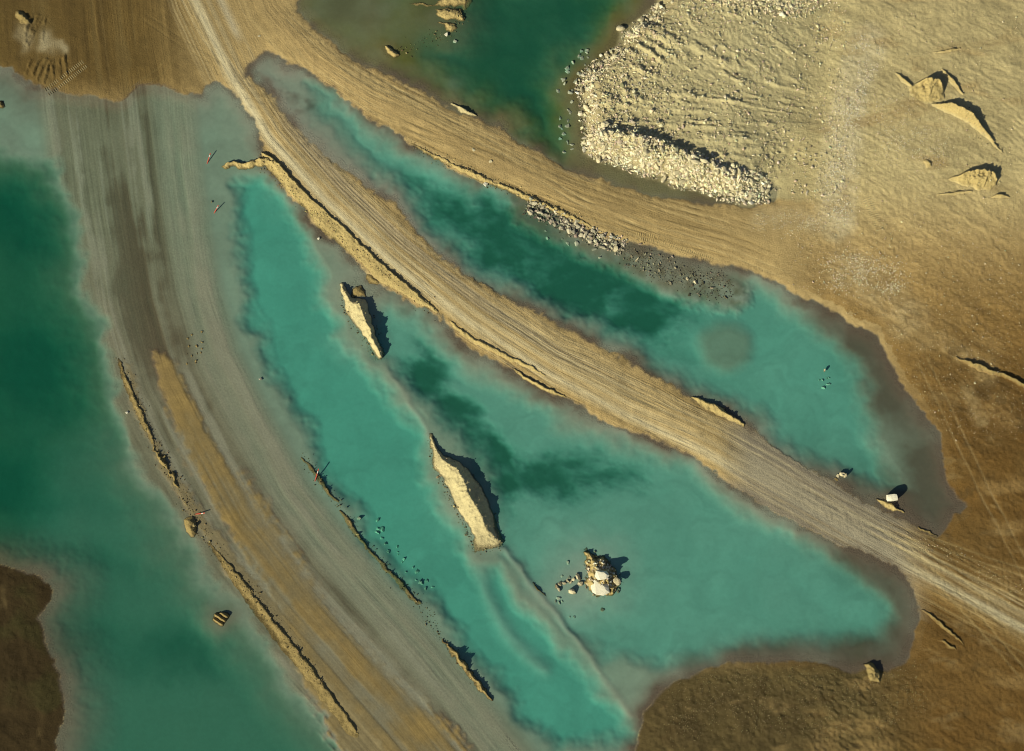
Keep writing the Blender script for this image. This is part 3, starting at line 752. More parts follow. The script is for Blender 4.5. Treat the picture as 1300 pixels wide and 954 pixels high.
heap('earth_hummock', 'low flat round earth lobe at the foot of the causeway berm', SM, poly=[(465,347),(472,350),(479,356),(482,360),(477,363),(468,361),(464,354)], slope=0.5, hmax=0.35, mat=M_HEAP_DULL, seed=4)
heap('earth_berm', 'long golden berm with shadowed crest along the causeway edge', BM,
     poly=[(330,192),(342,197),(356,209),(368,223),(381,238),(397,254),(413,268),(426,279),(438,289),(457,308),(482,333),(497,346),(514,359),(536,377),(557,395),(556,399),(545,394),(527,384),(502,368),(484,361),(474,352),(461,337),(436,316),(414,299),(400,286),(388,266),(370,250),(360,237),(347,222),(335,210)],
     rough=0.2, edge=0.3, seed=5, crest=[(328,194),(342,199),(355,211),(380,240),(412,269),(437,291),(456,310),(481,335),(513,361),(555,397)], H=[.7,.8,.6,.5,.55,.55,.55,.65,.55,.3])
heap('earth_berm', 'curled golden spur of earth jutting into shallow water', BM, spine=[(286,209),(300,207),(316,209),(330,203),(345,206)], w=[.7, 1.1, 1.2, 1.3, 1.0], slope=0.8, rough=0.4, edge=0.5, seed=6)
heap('earth_berm', 'thin low berm along the causeway where it narrows', BM, spine=[(572,409),(588,422),(606,434),(630,446),(655,458),(692,476)], w=[.3, .8, .7, .7, .6, .25], slope=0.5, rough=0.4, edge=0.35, seed=7)
heap('earth_berm', 'bare straight berm sliver lying right at the pool edge', BM, spine=[(653,469),(668,480),(684,489),(702,497),(719,505)], w=[.2, .55, .6, .55, .2], slope=0.85, rough=0.4, edge=0.3, seed=8)
heap('earth_berm', 'long thin pale berm between haul road and turquoise pool', BM, spine=[(523,183),(548,196),(578,211),(604,223),(628,233),(652,242),(668,250),(690,259),(722,274),(756,290)], w=[.2, .6, .6, .9, .7, .8, .9, .8, .7, .25], slope=0.5, rough=0.45, edge=0.4, mat=M_HEAP, seed=9)
heap('earth_berm', 'short pale berm at the edge of the dark green pool', BM, spine=[(574,132),(588,139),(605,147)], w=[.3, .75, .3], slope=0.8, rough=0.4, mat=M_HEAP_PALE, seed=10)
heap('earth_berm', 'oval golden berm on the pool side of the causeway', BM, spine=[(879,504),(893,510),(912,519),(930,530),(944,540)], w=[.4, 1.1, 1.2, 1.0, .4], slope=0.7, rough=0.4, edge=0.4, seed=11)
heap('earth_berm', 'thin crested berm beside the submerged haul road', BM, spine=[(152,457),(162,484),(176,515),(188,543),(196,562)], w=[.4, 1.0, 1.0, 1.1, .5], slope=0.28, skew=0.25, rough=0.4, edge=0.35, mat=M_HEAP_DULL, seed=12)
heap('earth_berm', 'broken scatter of clods continuing the thin crested berm', BM, spine=[(196,568),(206,580),(214,595),(224,612),(230,620)], w=[.5, .8, .5, .7, .4], slope=0.6, rough=0.9, edge=0.9, mat=M_HEAP_DULL, seed=13)
heap('earth_berm', 'wide long berm with black shadow line along the western road', BM, spine=[(266,690),(290,716),(316,748),(346,788),(378,828),(412,872),(450,925)], w=[.4, 1.5, 1.9, 2.0, 1.9, 1.9, 1.6], slope=0.17, skew=0.2, rough=0.3, edge=0.35, mat=M_HEAP_DULL, seed=14)
heap('earth_berm', 'short split berm where red pole leans at pool edge', BM, spine=[(384,580),(396,594),(408,610),(420,628),(429,637)], w=[.25, .5, .8, .6, .25], slope=0.4, rough=0.5, mat=M_HEAP, seed=15)
heap('earth_berm', 'low winding berm along drowned boulders by the road', BM, spine=[(431,648),(444,662),(458,684),(474,704),(492,722),(510,740),(522,756),(533,766)], w=[.3, .7, .55, .5, .55, .6, .9, .4], slope=0.38, rough=0.45, mat=M_HEAP, seed=16)
heap('earth_berm', 'dark jagged berm with shadowed stones beyond the berm gap', BM, spine=[(564,815),(578,830),(592,846),(606,864),(622,888)], w=[.3, .9, .9, .9, .4], slope=0.85, rough=0.7, edge=0.6, mat=M_HEAP_DULL, seed=17)
heap('earth_berm', 'golden sandbar sliver beside the white block', BM, spine=[(1112,634),(1122,639),(1133,644),(1141,647),(1149,652)], w=[.2, .5, .85, .5, .2], slope=0.9, rough=0.3, seed=18)
heap('earth_berm', 'low clod line where the causeway joins the ochre ground', BM, spine=[(1166,670),(1178,676),(1190,681)], w=[.2, .5, .2], slope=0.7, rough=0.6, mat=M_HEAP_DULL, seed=19)
heap('earth_berm', 'tiny bar of earth breaking the surface of the drowned ridge', BM, spine=[(676,739),(685,748),(693,757)], w=[.1, .35, .1], slope=0.8, rough=0.4, mat=M_HEAP_DULL, seed=20)
heap('spoil_mound', 'capsule shaped stony heap beside the leaning red pole', SM, poly=[(233,660),(237,656),(245,655),(249,662),(250,676),(248,682),(242,683),(236,676)], slope=1.3, hmax=1.3, rough=0.3, edge=0.2, mat=M_HEAP_DULL, seed=21)
heap('raked_islet', 'tiny raked islet with parallel ridges in green water', SM, poly=[(270,780),(278,777),(290,778),(294,783),(288,790),(280,795),(270,789)], slope=0.5, hmax=0.4, rough=0.3, mat=M_HEAP_DULL, ridge=(-0.55, 0.85, 0.55), step=0.1, seed=22)
heap('spoil_mound', 'lone oval golden mound in the dark green pool', SM, poly=[(488,58),(493,58),(500,63),(508,70),(506,72),(499,73),(491,68)], slope=1.15, hmax=1.6, rough=0.3, edge=0.2, seed=23)
heap('spoil_mound', 'broad golden tip of earth entering the dark green pool', SM, poly=[(517,4),(530,3),(553,7),(560,-4),(560,-60),(600,-60),(602,-10),(597,6),(592,12),(588,14),(586,9),(575,8),(552,9),(530,7)], slope=0.6, hmax=1.7, rough=0.35, edge=0.35, seed=24)
heap('spoil_mound', 'middle golden lobe of the earth tip with shadowed gullies', SM, poly=[(552,13),(558,11),(572,10),(588,11),(589,17),(590,26),(585,27),(578,25),(569,26),(562,24),(556,20)], slope=0.75, hmax=1.0, rough=0.5, edge=0.4, seed=25)
heap('spoil_mound', 'small fan shaped lobe ending the earth tip near a white stone', SM, poly=[(554,30),(558,28),(568,28),(577,31),(580,35),(575,40),(571,42),(566,38),(563,32)], slope=0.75, hmax=0.9, rough=0.4, edge=0.3, seed=26)
# heaps and dozer cuts on the right-hand flats
heap('spoil_mound', 'pale rounded dozed heap with sharp black shadow', SM, poly=[(1151,116),(1160,110),(1174,106),(1186,107),(1196,117),(1196,130),(1182,138),(1163,136),(1152,126)], rough=0.35, edge=0.4, seed=30, crest=[(1158,114),(1172,110),(1184,111),(1192,120)], H=[.8,1.9,2.1,1.2])
heap('earth_berm', 'long curved windrow sweeping below the rounded dozed heap', BM, spine=[(1182,138),(1200,140),(1218,146),(1232,156),(1244,170),(1256,184),(1268,198)], w=[.5, 1.6, 1.8, 1.5, .9, .5, .2], slope=1.0, skew=0.25, rough=0.2, edge=0.25, seed=31)
heap('earth_berm', 'short slanting windrow left of the rounded dozed heap', BM, spine=[(1135,98),(1143,106),(1154,115)], w=[.3, .7, .4], slope=1.0, skew=0.25, rough=0.2, edge=0.2, seed=32)
heap('earth_berm', 'straight windrow leaning past the rounded dozed heap', BM, spine=[(1193,94),(1205,108),(1219,125)], w=[.25, .75, .3], slope=1.0, skew=0.25, rough=0.2, edge=0.2, seed=33)
heap('earth_berm', 'thin straight lip of a dozer scrape above the heap', BM, spine=[(1184,73),(1199,70),(1214,67)], w=[.2, .5, .3], slope=1.0, skew=0.25, rough=0.2, edge=0.15, seed=34)
heap('spoil_mound', 'crescent shaped dozed heap with grooved face and black shadow', SM, poly=[(1200,232),(1215,225),(1235,221),(1253,221),(1262,228),(1264,238),(1254,246),(1236,244),(1216,238)], rough=0.35, edge=0.4, seed=35, crest=[(1204,231),(1220,226),(1240,223),(1254,224),(1261,233)], H=[.3,1.3,1.9,1.8,.9])
heap('earth_berm', 'thin level windrow under the crescent heap', BM, spine=[(1187,250),(1208,248),(1231,246)], w=[.2, .5, .3], slope=1.0, skew=0.25, rough=0.2, edge=0.15, seed=36)
heap('earth_berm', 'stubby windrow at the right foot of the crescent heap', BM, spine=[(1256,253),(1268,251),(1278,253)], w=[.25, .7, .25], slope=1.0, skew=0.25, rough=0.2, edge=0.2, seed=37)
heap('spoil_mound', 'tiny pointed heap alone on the scraped flat', SM, poly=[(1168,209),(1174,206),(1180,209),(1181,216),(1174,217)], slope=0.8, hmax=0.8, rough=0.2, edge=0.2, seed=38)
heap('earth_berm', 'long thin scarp ridge crossing the ochre ground', BM, spine=[(1211,455),(1224,459),(1240,465),(1262,474),(1282,482),(1305,492)], w=[.2, .7, .9, .6, .7, .5], slope=1.0, skew=0.25, rough=0.35, edge=0.4, mat=M_HEAP_DULL, seed=39)
heap('earth_berm', 'low shadowed ridge running from the pool corner into ochre ground', BM, spine=[(1172,774),(1186,785),(1202,799),(1222,817)], w=[.3, .5, .45, .2], slope=0.75, rough=0.4, mat=M_HEAP_DULL, seed=40)
heap('earth_berm', 'short crusted clod ridge on dark ochre ground', BM, spine=[(1192,813),(1202,818),(1213,826)], w=[.2, .6, .2], slope=0.7, rough=0.6, mat=M_HEAP_DULL, seed=41)
heap('spoil_mound', 'dug heap with black hollows on the brown flat', SM, poly=[(18,22),(24,14),(30,16),(38,24),(42,33),(34,34),(24,29)], slope=0.7, hmax=1.0, rough=0.6, edge=0.5, mat=M_HEAP_DULL, seed=42)
heap('spoil_mound', 'small clod at the brown flat beside murky shallows', SM, poly=[(-3,128),(3,128),(7,134),(3,138),(-4,137)], slope=0.8, hmax=0.7, rough=0.5, mat=M_HEAP_DULL, seed=43)
# rocky islet: an earth core that its boulders stand on
heap('rocky_islet', 'craggy islet of earth and pale boulders in turquoise pool', 'islet',
     poly=[(740,700),(746,696),(750,702),(758,706),(766,706),(774,712),(780,720),(786,732),(788,744),(782,752),(775,756),(760,758),(746,752),(744,740),(746,726),(744,716)], slope=1.0, hmax=2.2, rough=0.75, edge=0.7, mat=M_HEAP, seed=50)
heap('crag', 'dark dug crag on the southern rubble shore', SM, poly=[(1096,842),(1104,840),(1112,846),(1118,854),(1116,866),(1106,864),(1100,856)], slope=1.2, hmax=1.8, rough=0.6, edge=0.5, mat=M_HEAP_DULL, seed=51)

# ------------------------------------------------------------------ stones
ph = (1 + 5 ** 0.5) / 2
ICO_V = np.array([(-1, ph, 0), (1, ph, 0), (-1, -ph, 0), (1, -ph, 0), (0, -1, ph), (0, 1, ph), (0, -1, -ph), (0, 1, -ph), (ph, 0, -1), (ph, 0, 1), (-ph, 0, -1), (-ph, 0, 1)], float)
ICO_V /= np.linalg.norm(ICO_V[0])
ICO_F = np.array([(0, 11, 5), (0, 5, 1), (0, 1, 7), (0, 7, 10), (0, 10, 11), (1, 5, 9), (5, 11, 4), (11, 10, 2), (10, 7, 6), (7, 1, 8), (3, 9, 4), (3, 4, 2), (3, 2, 6), (3, 6, 8), (3, 8, 9), (4, 9, 5), (2, 4, 11), (6, 2, 10), (8, 6, 7), (9, 8, 1)])
def subdiv(v, f):
    v = list(map(tuple, v)); cache = {}; nf_ = []
    def mid_(a, b):
        k_ = (min(a, b), max(a, b))
        if k_ not in cache:
            p = (np.array(v[a]) + np.array(v[b])); p /= np.linalg.norm(p); v.append(tuple(p)); cache[k_] = len(v) - 1
        return cache[k_]
    for a, b, c in f:
        ab, bc, ca_ = mid_(a, b), mid_(b, c), mid_(c, a)
        nf_ += [(a, ab, ca_), (b, bc, ab), (c, ca_, bc), (ab, bc, ca_)]
    return np.array(v), np.array(nf_)
ICO2_V, ICO2_F = subdiv(ICO_V, ICO_F)
def rock_shape(rng, V0, cuts=13, jit=0.05):
    v = V0.copy()
    for _ in range(cuts):            # cleave flat faces off a lump
        n = rng.normal(size=3); n /= np.linalg.norm(n)
        d = rng.uniform(0.30, 0.72)
        over = v @ n - d
        v = v - np.outer(np.maximum(over, 0), n)
    v = v * (1 + jit * rng.normal(size=(len(v), 1)))
    v = v * np.array([rng.uniform(.9, 1.6), rng.uniform(.6, 1.0), rng.uniform(.5, .85)])
    return v / np.abs(v[:, :2]).max()
ROCKS = [rock_shape(RNG, ICO2_V) for _ in range(14)]
ROCK_ME = {}
def rock_mesh(i, mat):
    k_ = (i, mat.name)
    if k_ not in ROCK_ME:
        ROCK_ME[k_] = mesh_np('boulder', ROCKS[i], ICO2_F, mat, smooth=False)
    return ROCK_ME[k_]
def boulder(u, v, r, label, group=None, mat=None, name='boulder', sink=0.25, zs=1.0, rot=None, i=None, top=None, cat='boulder'):
    x, y = m2w(u, v); x = float(x); y = float(y)
    g = float(Gz(x, y)[0]) if top is None else top
    i = random.randrange(len(ROCKS)) if i is None else i
    o = obj(name, rock_mesh(i, mat or M_ROCK))
    zmin = ROCKS[i][:, 2].min() * r * zs
    o.location = (x, y, g - zmin * (1 - 2 * sink))
    o.scale = (r, r, r * zs)
    o.rotation_euler = (random.uniform(-.3, .3), random.uniform(-.3, .3), random.uniform(0, 6.28) if rot is None else rot)
    return tag(o, label, cat, group)

SMALL = [rock_shape(RNG, ICO_V, 6, 0.14) for _ in range(24)]
OCT_V = np.array([(1, 0, 0), (-1, 0, 0), (0, 1, 0), (0, -1, 0), (0, 0, 1), (0, 0, -1)], float)
OCT_F = np.array([(0, 2, 4), (2, 1, 4), (1, 3, 4), (3, 0, 4), (2, 0, 5), (1, 2, 5), (3, 1, 5), (0, 3, 5)])
TINY = [OCT_V * RNG.uniform(.6, 1.2, (6, 1)) * np.array([1, .8, .7]) for _ in range(12)]
def stones(name, u, v, r, label, cat, c, cvar=0.2, shapes='small', lift=0.3, zabove=None):
    u = np.asarray(u); v = np.asarray(v)
    if zabove is not None:
        k_ = Tz(*m2w(u, v)) > zabove
        u, v, r = u[k_], v[k_], r[k_]
    n = len(u)
    x, y = m2w(u, v)
    g = Gz(x, y)
    SH_, F_ = (SMALL, ICO_F) if shapes == 'small' else (TINY, OCT_F)
    nv = len(SH_[0])
    which = RNG.integers(0, len(SH_), n)
    B = np.stack(SH_)[which]                                  # n, nv, 3
    a = RNG.uniform(0, 6.283, n); tx = RNG.uniform(-.5, .5, n); ty = RNG.uniform(-.5, .5, n)
    bx_ = B[..., 0] + B[..., 2] * tx[:, None]; by_ = B[..., 1] + B[..., 2] * ty[:, None]; bz_ = B[..., 2] - B[..., 0] * tx[:, None] * .6 - B[..., 1] * ty[:, None] * .6
    ca_, sa_ = np.cos(a)[:, None], np.sin(a)[:, None]
    P = np.stack([bx_ * ca_ - by_ * sa_, bx_ * sa_ + by_ * ca_, bz_], -1) * r[:, None, None]
    P += np.stack([x, y, g + r * lift], -1)[:, None, :]
    F = (F_[None] + (np.arange(n) * nv)[:, None, None]).reshape(-1, 3)
    tone = np.asarray(c, float)[None] * (1 + cvar * RNG.normal(size=(n, 1))) * (1 + 0.05 * RNG.normal(size=(n, 3)))
    tone = np.clip(np.repeat(tone, nv, 0), 0.02, 0.85)
    o = obj(name, mesh_np(name, P.reshape(-1, 3), F, M_RUBBLE, {'tone': tone}, smooth=False))
    return tag(o, label, cat, kind='stuff')

def along(pts, n, spread, rng=RNG):
    P = np.array(pts, float); L = np.hypot(*np.diff(P, axis=0).T); cum = np.concatenate([[0], np.cumsum(L)])
    s = rng.uniform(0, cum[-1], n)
    u = np.interp(s, cum, P[:, 0]); v = np.interp(s, cum, P[:, 1])
    i = np.clip(np.searchsorted(cum, s) - 1, 0, len(L) - 1)
    dx = (P[i + 1, 0] - P[i, 0]) / L[i]; dy = (P[i + 1, 1] - P[i, 1]) / L[i]
    k = rng.uniform(spread[0], spread[1], n)
    return u + dy * k, v - dx * k          # + spread: to the right of the way up the sheet

# --- rock-fill bank: the face of the platform
BANK = [(834,6),(815,25),(792,40),(788,57),(761,76),(741,91),(731,109),(737,125),(738,147),(742,170),(742,190),(758,204),(783,209),(812,222),(837,226),(860,238),(888,242),(914,252),(940,258)]
LOW = [(742,180),(758,200),(783,206),(812,218),(837,223),(860,234),(888,239),(914,248),(945,256),(975,258)]
u_, v_ = along(BANK, 3000, (-3, 20)); r_ = np.clip(.17 * np.exp(RNG.normal(0, .5, 3000)), .08, .6)
u2, v2 = along(LOW, 3000, (-2, 33)); r2_ = np.clip(.2 * np.exp(RNG.normal(0, .5, 3000)), .09, .6)
u2 = u2 + RNG.normal(0, 2, 3000); v2 = v2 + RNG.normal(0, 2, 3000)
stones('rubble_bank', np.concatenate([u_, u2]), np.concatenate([v_, v2]), np.concatenate([r_, r2_]),
       'loose pale rubble covering the bank around the rock platform', 'rubble', (.60, .54, .38), 0.28)
lab = 'pale boulder in the rubble bank around the rock platform'
grp = 'boulders in the platform bank'
u_, v_ = along(LOW, 76, (3, 27)); u2, v2 = along(BANK, 44, (0, 11))
for a_, b_ in zip(np.concatenate([u_, u2]), np.concatenate([v_, v2])):
    boulder(a_, b_, random.uniform(.40, .95), lab, grp, sink=0.08)
boulder(786, 38, 1.15, 'large cream boulder projecting from the platform into green water', rot=0.3, sink=0.2)
boulder(742, 189, 0.95, 'bright boulder at the corner of the platform bank', mat=M_ROCK_WHITE, sink=0.15)
for a_, b_, q_ in [(944,255,'flat white slab, first of two at the tail of the platform bank'), (953,258,'flat white slab, last of two at the tail of the platform bank')]:
    boulder(a_, b_, .75, q_, mat=M_ROCK_WHITE, zs=.7, sink=0.1)
boulder(767, 169, 1.0, 'upright oblong boulder casting a shadow inside the platform bank', zs=1.4, sink=0.1)
# --- stones over the platform top
n = 40000
u_ = RNG.uniform(735, 1075, n); v_ = RNG.uniform(-20, 262, n)
den = fbm(u_ / 22, v_ / 16, 3, 200) + 0.55 * ss(950, 760, u_) + 0.35 * ss(40, -5, v_)
x_, y_ = m2w(u_, v_)
ok = (sdf_poly(u_, v_, PLATFORM) > 8) & (den > RNG.uniform(-.55, .9, n))
u_, v_ = u_[ok], v_[ok]
r_ = np.clip(0.085 * np.exp(RNG.normal(0, .6, len(u_))), .045, .42) * (1 + .4 * ss(950, 760, u_))
big = r_ > 0.17
stones('stone_scatter', u_[~big], v_[~big], r_[~big], 'small stones strewn over the furrowed platform top', 'stones', (.50, .43, .26), 0.25, 'tiny')
stones('rubble', u_[big], v_[big], r_[big], 'coarse rubble strewn over the furrowed platform top', 'rubble', (.52, .46, .31), 0.25)
n = 1500
u_ = np.concatenate([RNG.normal(945, 30, n), RNG.normal(1000, 16, n // 2)]); v_ = np.concatenate([RNG.normal(2, 12, n), RNG.normal(12, 8, n // 2)])
stones('rubble_heap', u_, v_, np.clip(.20 * np.exp(RNG.normal(0, .4, len(u_))), .1, .5), 'dense cluster of cream rubble at the head of the platform', 'rubble', (.58, .51, .33), 0.25)
boulder(988, 27, 0.75, 'square white block at the foot of the cream rubble cluster', mat=M_ROCK_WHITE, sink=0.05)
for k in range(12):
    boulder(RNG.normal(965, 26), RNG.normal(10, 8), random.uniform(.4, .6), 'cream boulder in the dense rubble cluster on the platform', 'boulders in the cream rubble cluster', sink=0.15)
# --- gravel on the flats
def gravel(pts, spread, n, lo_, hi_, name, label, c):
    u_, v_ = along(pts, n, spread)
    u_ = u_ + RNG.normal(0, abs(spread[1]) * .45, n); v_ = v_ + RNG.normal(0, 7, n)
    den = fbm(u_ / 14, v_ / 14, 3, 210)
    ok = (den > RNG.uniform(-.5, .6, n)) & (Tz(*m2w(u_, v_)) > 0.12)
    u_, v_ = u_[ok], v_[ok]
    stones(name, u_, v_, RNG.uniform(lo_, hi_, len(u_)), label, 'gravel', c, 0.2, 'tiny')
gravel([(1100,60),(1080,120),(1068,180),(1060,240),(1062,285)], (-15, 15), 5000, .07, .17, 'gravel', 'pale gravel spread along the way up the flats', (.56, .51, .39))
gravel([(1050,350),(1095,350),(1140,360)], (-14, 22), 2600, .07, .2, 'gravel', 'pale gravel patch on ochre ground beside the haul road bend', (.56, .49, .34))
gravel([(1128,130),(1125,175),(1150,195),(1200,190)], (-22, 22), 1800, .05, .16, 'gravel', 'coarse gravel below the dozed heaps', (.52, .46, .33))
gravel([(960,280),(1040,290)], (-6, 8), 1200, .05, .13, 'gravel', 'pale gravel spill at the tail of the platform', (.56, .5, .36))
gravel([(1150,680),(1200,700),(1260,735),(1310,765)], (-4, 4), 500, .06, .15, 'gravel', 'stony strip along the wheel tracks in ochre ground', (.48, .4, .24))
gravel([(840,868),(930,856),(1000,858),(1090,862),(1160,840)], (-70, 8), 5000, .04, .15, 'gravel', 'dull gravel on the hummocky southern shore', (.22, .18, .09))
n = 11000
stones('stone_scatter', RNG.uniform(1000, 1300, n), RNG.uniform(20, 560, n), np.clip(.05 * np.exp(RNG.normal(0, .6, n)), .03, .28), 'sparse stones lying about the open flats', 'stones', (.50, .42, .27), .2, 'tiny', zabove=0.25)
# --- rubble tongue between haul road and east pool
TONG = [(668,262),(698,274),(716,284),(742,295),(770,308),(795,314)]
u_, v_ = along(TONG, 750, (-10, 9))
u_ = u_ + RNG.normal(0, 2, 750); v_ = v_ + RNG.normal(0, 2, 750)
stones('rubble_bank', u_, v_, np.clip(.19 * np.exp(RNG.normal(0, .5, 750)), .08, .5), 'broken stone tongue between haul road and turquoise pool', 'rubble', (.42, .38, .28), .35)
u_, v_ = along(TONG, 44, (-9, 8))
for a_, b_ in zip(u_, v_):
    boulder(a_, b_, random.uniform(.38, .68), 'grey cream boulder in the stone tongue by the haul road', 'boulders in the stone tongue', sink=0.1, mat=M_ROCK_GREY)
for a_, b_, r__, q_ in [(748,300,.65,'flat pale slab at the pool edge of the stone tongue'), (782,317,.7,'pale slab at the far tip of the stone tongue'), (801,325,.55,'smaller of two cream boulders standing in dark water'), (808,331,.85,'larger of two cream boulders standing in dark water'),
        (836,343,.6,'half sunk cream boulder past the stone tongue'), (880,347,.45,'small dark stone at the head of the drowned rubble'), (872,354,.45,'small cream stone on the drowned rubble'), (882,358,.75,'long cream slab on the drowned rubble')]:
    boulder(a_, b_, r__, q_, sink=0.0, top=-0.25)
u_, v_ = along([(800,318),(840,338),(880,352),(930,366)], 700, (-18, 12))
u_ = u_ + RNG.normal(0, 4, 700); v_ = v_ + RNG.normal(0, 4, 700)
stones('drowned_rubble', u_, v_, np.clip(.11 * np.exp(RNG.normal(0, .5, 700)), .05, .4), 'dark drowned rubble in the shallows beyond the stone tongue', 'rubble', (.27, .25, .17), .35)
# --- drowned boulders
def drowned(pts, spread, n, lo_, hi_, label, group):
    u_, v_ = along(pts, n, spread)
    for a_, b_ in zip(u_, v_):
        boulder(a_, b_, random.uniform(lo_, hi_), label, group, mat=M_ROCK_WET, sink=0.46)
drowned([(715,200),(722,170),(716,130),(726,96),(752,66)], (-10, 12), 34, .35, .75, 'drowned greenish boulder at the foot of the platform bank', 'drowned boulders below the platform')
drowned([(452,648),(478,672),(505,704),(530,730),(545,752)], (-8, 9), 22, .3, .65, 'drowned greenish boulder along the western haul road', 'drowned boulders along the western road')
drowned([(690,285),(730,306),(780,328)], (-14, 2), 8, .3, .6, 'drowned boulder below the stone tongue', 'drowned boulders below the stone tongue')
boulder(757, 326, 1.05, 'big round drowned boulder off the stone tongue', mat=M_ROCK_WET, top=-1.2)
drowned([(715,715),(722,735),(706,768),(725,782),(742,788)], (-8, 8), 9, .25, .5, 'small drowned stone around the rocky islet', 'drowned stones round the rocky islet')
drowned([(1046,478),(1052,490)], (-6, 6), 7, .25, .5, 'dark drowned stone in the middle of the east pool', 'drowned stones in the east pool')
boulder(1047, 470, .4, 'single stone tip showing in the middle of the east pool', top=-0.2)
# --- the islet's boulders
boulder(759, 748, 2.0, 'largest smooth white boulder at the front of the rocky islet', mat=M_ROCK_WHITE, rot=0.1, zs=.8, sink=0.1, top=0.0)
boulder(762, 733, 1.45, 'white boulder behind the largest one on the rocky islet', mat=M_ROCK_WHITE, rot=0.4, zs=1.1, sink=0.1, top=0.9)
boulder(781, 738, 1.1, 'cream boulder on the shadowed shoulder of the rocky islet', sink=0.2, top=0.5)
boulder(770, 752, .9, 'dull earthy boulder at the waterline of the rocky islet', mat=M_CLOD, sink=0.2, top=-0.2)
boulder(726, 751, 1.0, 'isolated cream boulder in water next to the rocky islet', sink=0.1, top=-0.5)
boulder(765, 772, .7, 'half sunk boulder alone off the front of the rocky islet', sink=0.1, top=-0.6)
boulder(733, 732, .95, 'grey cream boulder ending the stone row of the islet', sink=0.15, top=-0.2)
for a_, b_ in [(706,745),(711,742),(716,741),(720,738),(724,740),(728,736),(736,741),(709,748)]:
    boulder(a_, b_, random.uniform(.4, .6), 'cream stone in the short row beside the rocky islet', 'stone row beside the islet', sink=0.05, top=-0.25)
u_ = RNG.normal(764, 13, 260); v_ = RNG.normal(730, 13, 260)
ok = sdf_poly(u_, v_, [(740,700),(746,696),(766,706),(780,720),(790,736),(788,750),(775,758),(746,756)]) > -2
stones('rubble', u_[ok], v_[ok], RNG.uniform(.08, .32, ok.sum()), 'broken stone lying over the rocky islet', 'rubble', (.64, .57, .42), .25)
# --- loose clods and debris shed by heaps and berms
def debris(pts, n, sd_, label, c, rr_=.1):
    u_, v_ = along(pts, n, (-1, 1)); u_ = u_ + RNG.normal(0, sd_, n); v_ = v_ + RNG.normal(0, sd_, n)
    stones('debris', u_, v_, np.clip(rr_ * np.exp(RNG.normal(0, .5, n)), .04, .4), label, 'debris', c, .25)
debris([(546,560),(550,592),(566,622),(590,668),(602,700),(636,694),(626,652),(606,612),(566,580)], 420, 2.5, 'stony debris around the fishtail mound', (.46, .39, .22), .09)
debris([(433,366),(440,400),(462,432),(480,457),(486,448),(472,404),(450,380)], 260, 2.5, 'stony debris around the wedge shaped mound', (.46, .39, .22), .09)
debris([(330,196),(368,240),(414,284),(461,326),(500,357),(552,397)], 900, 5, 'loose clods along the long golden berm', (.42, .33, .15), .08)
debris([(523,184),(580,212),(650,241),(700,264),(756,290)], 500, 4, 'loose clods along the long thin pale berm', (.44, .35, .17), .08)
debris([(152,457),(176,515),(196,562),(228,618),(266,690),(316,748),(378,828),(412,872)], 800, 5, 'loose clods along the western road berms', (.27, .21, .1), .08)
debris([(384,580),(429,637),(474,704),(533,766),(564,815),(606,864)], 420, 4, 'loose clods along the inner road berms', (.30, .24, .12), .08)
debris([(1150,125),(1185,136),(1225,158),(1262,196),(1240,240),(1205,236)], 420, 7, 'loose clods around the dozed heaps', (.46, .38, .2), .08)
debris([(560,12),(590,20),(570,40),(500,68)], 200, 5, 'loose clods around the earth tip in the dark pool', (.42, .34, .16), .09)
# --- the white block and other single stones
def block(u, v, sx, sy, sz, rot, label, mat):
    x, y = map(float, m2w(u, v))
    rg = np.random.default_rng(5)
    vs = []; nseg = 4
    g = np.linspace(-1, 1, nseg)
    pts = {}
    fs = []
    for ax in range(3):
        for sgn in (-1, 1):
            ids = np.zeros((nseg, nseg), int)
            for i_, a_ in enumerate(g):
                for j_, b_ in enumerate(g):
                    p = [0, 0, 0]; p[ax] = sgn; p[(ax + 1) % 3] = a_; p[(ax + 2) % 3] = b_
                    k_ = tuple(np.round(p, 4))
                    if k_ not in pts:
                        pts[k_] = len(vs)
                        q = np.array(p, float); m_ = np.sort(np.abs(q))
                        q = q * (1 - 0.07 * (m_[1] > .9) - 0.07 * (m_[0] > .9)) + rg.normal(0, .035, 3)
                        vs.append(q * np.array([sx, sy, sz]))
                    ids[i_, j_] = pts[k_]
            for i_ in range(nseg - 1):
                for j_ in range(nseg - 1):
                    f = [ids[i_, j_], ids[i_ + 1, j_], ids[i_ + 1, j_ + 1], ids[i_, j_ + 1]]
                    fs.append(f if sgn > 0 else f[::-1])
    o = obj('stone_block', mesh_np('stone_block', vs, fs, mat, smooth=False))
    o.location = (x, y, float(Tz(x, y)) + sz * 0.95); o.rotation_euler = (0.05, -0.06, rot)
    return tag(o, label, 'stone block')
block(1131, 633, .95, .62, .85, 0.08, 'bright white squared stone block standing behind the sandbar', M_ROCK_WHITE)
for a_, b_ in [(1069,604),(1064,605),(1073,604),(1068,602)]:
    boulder(a_, b_, random.uniform(.4, .6), 'cream stone in the little cluster at the causeway shallows', 'little stone cluster', sink=0.05, top=-0.1)
boulder(1061, 609, .6, 'flat brown clod beside the little stone cluster', mat=M_CLOD, sink=0.1, top=-0.1, zs=.6)
for a_, b_, r__, q_ in [(331,481,.42,'small white stone at the edge of the western road by the pool'), (162,524,.34,'small white stone beside the thin crested berm'), (405,303,.36,'small white stone below the long golden berm'),
        (566,44,.6,'bright white stone off the fan shaped earth lobe'), (616,234,.62,'pale boulder against the long thin berm by the pool')]:
    boulder(a_, b_, r__, q_, mat=M_ROCK_WHITE, sink=0.05)
boulder(578, 52, .5, 'drowned pale stone off the earth tip', mat=M_ROCK_WET)
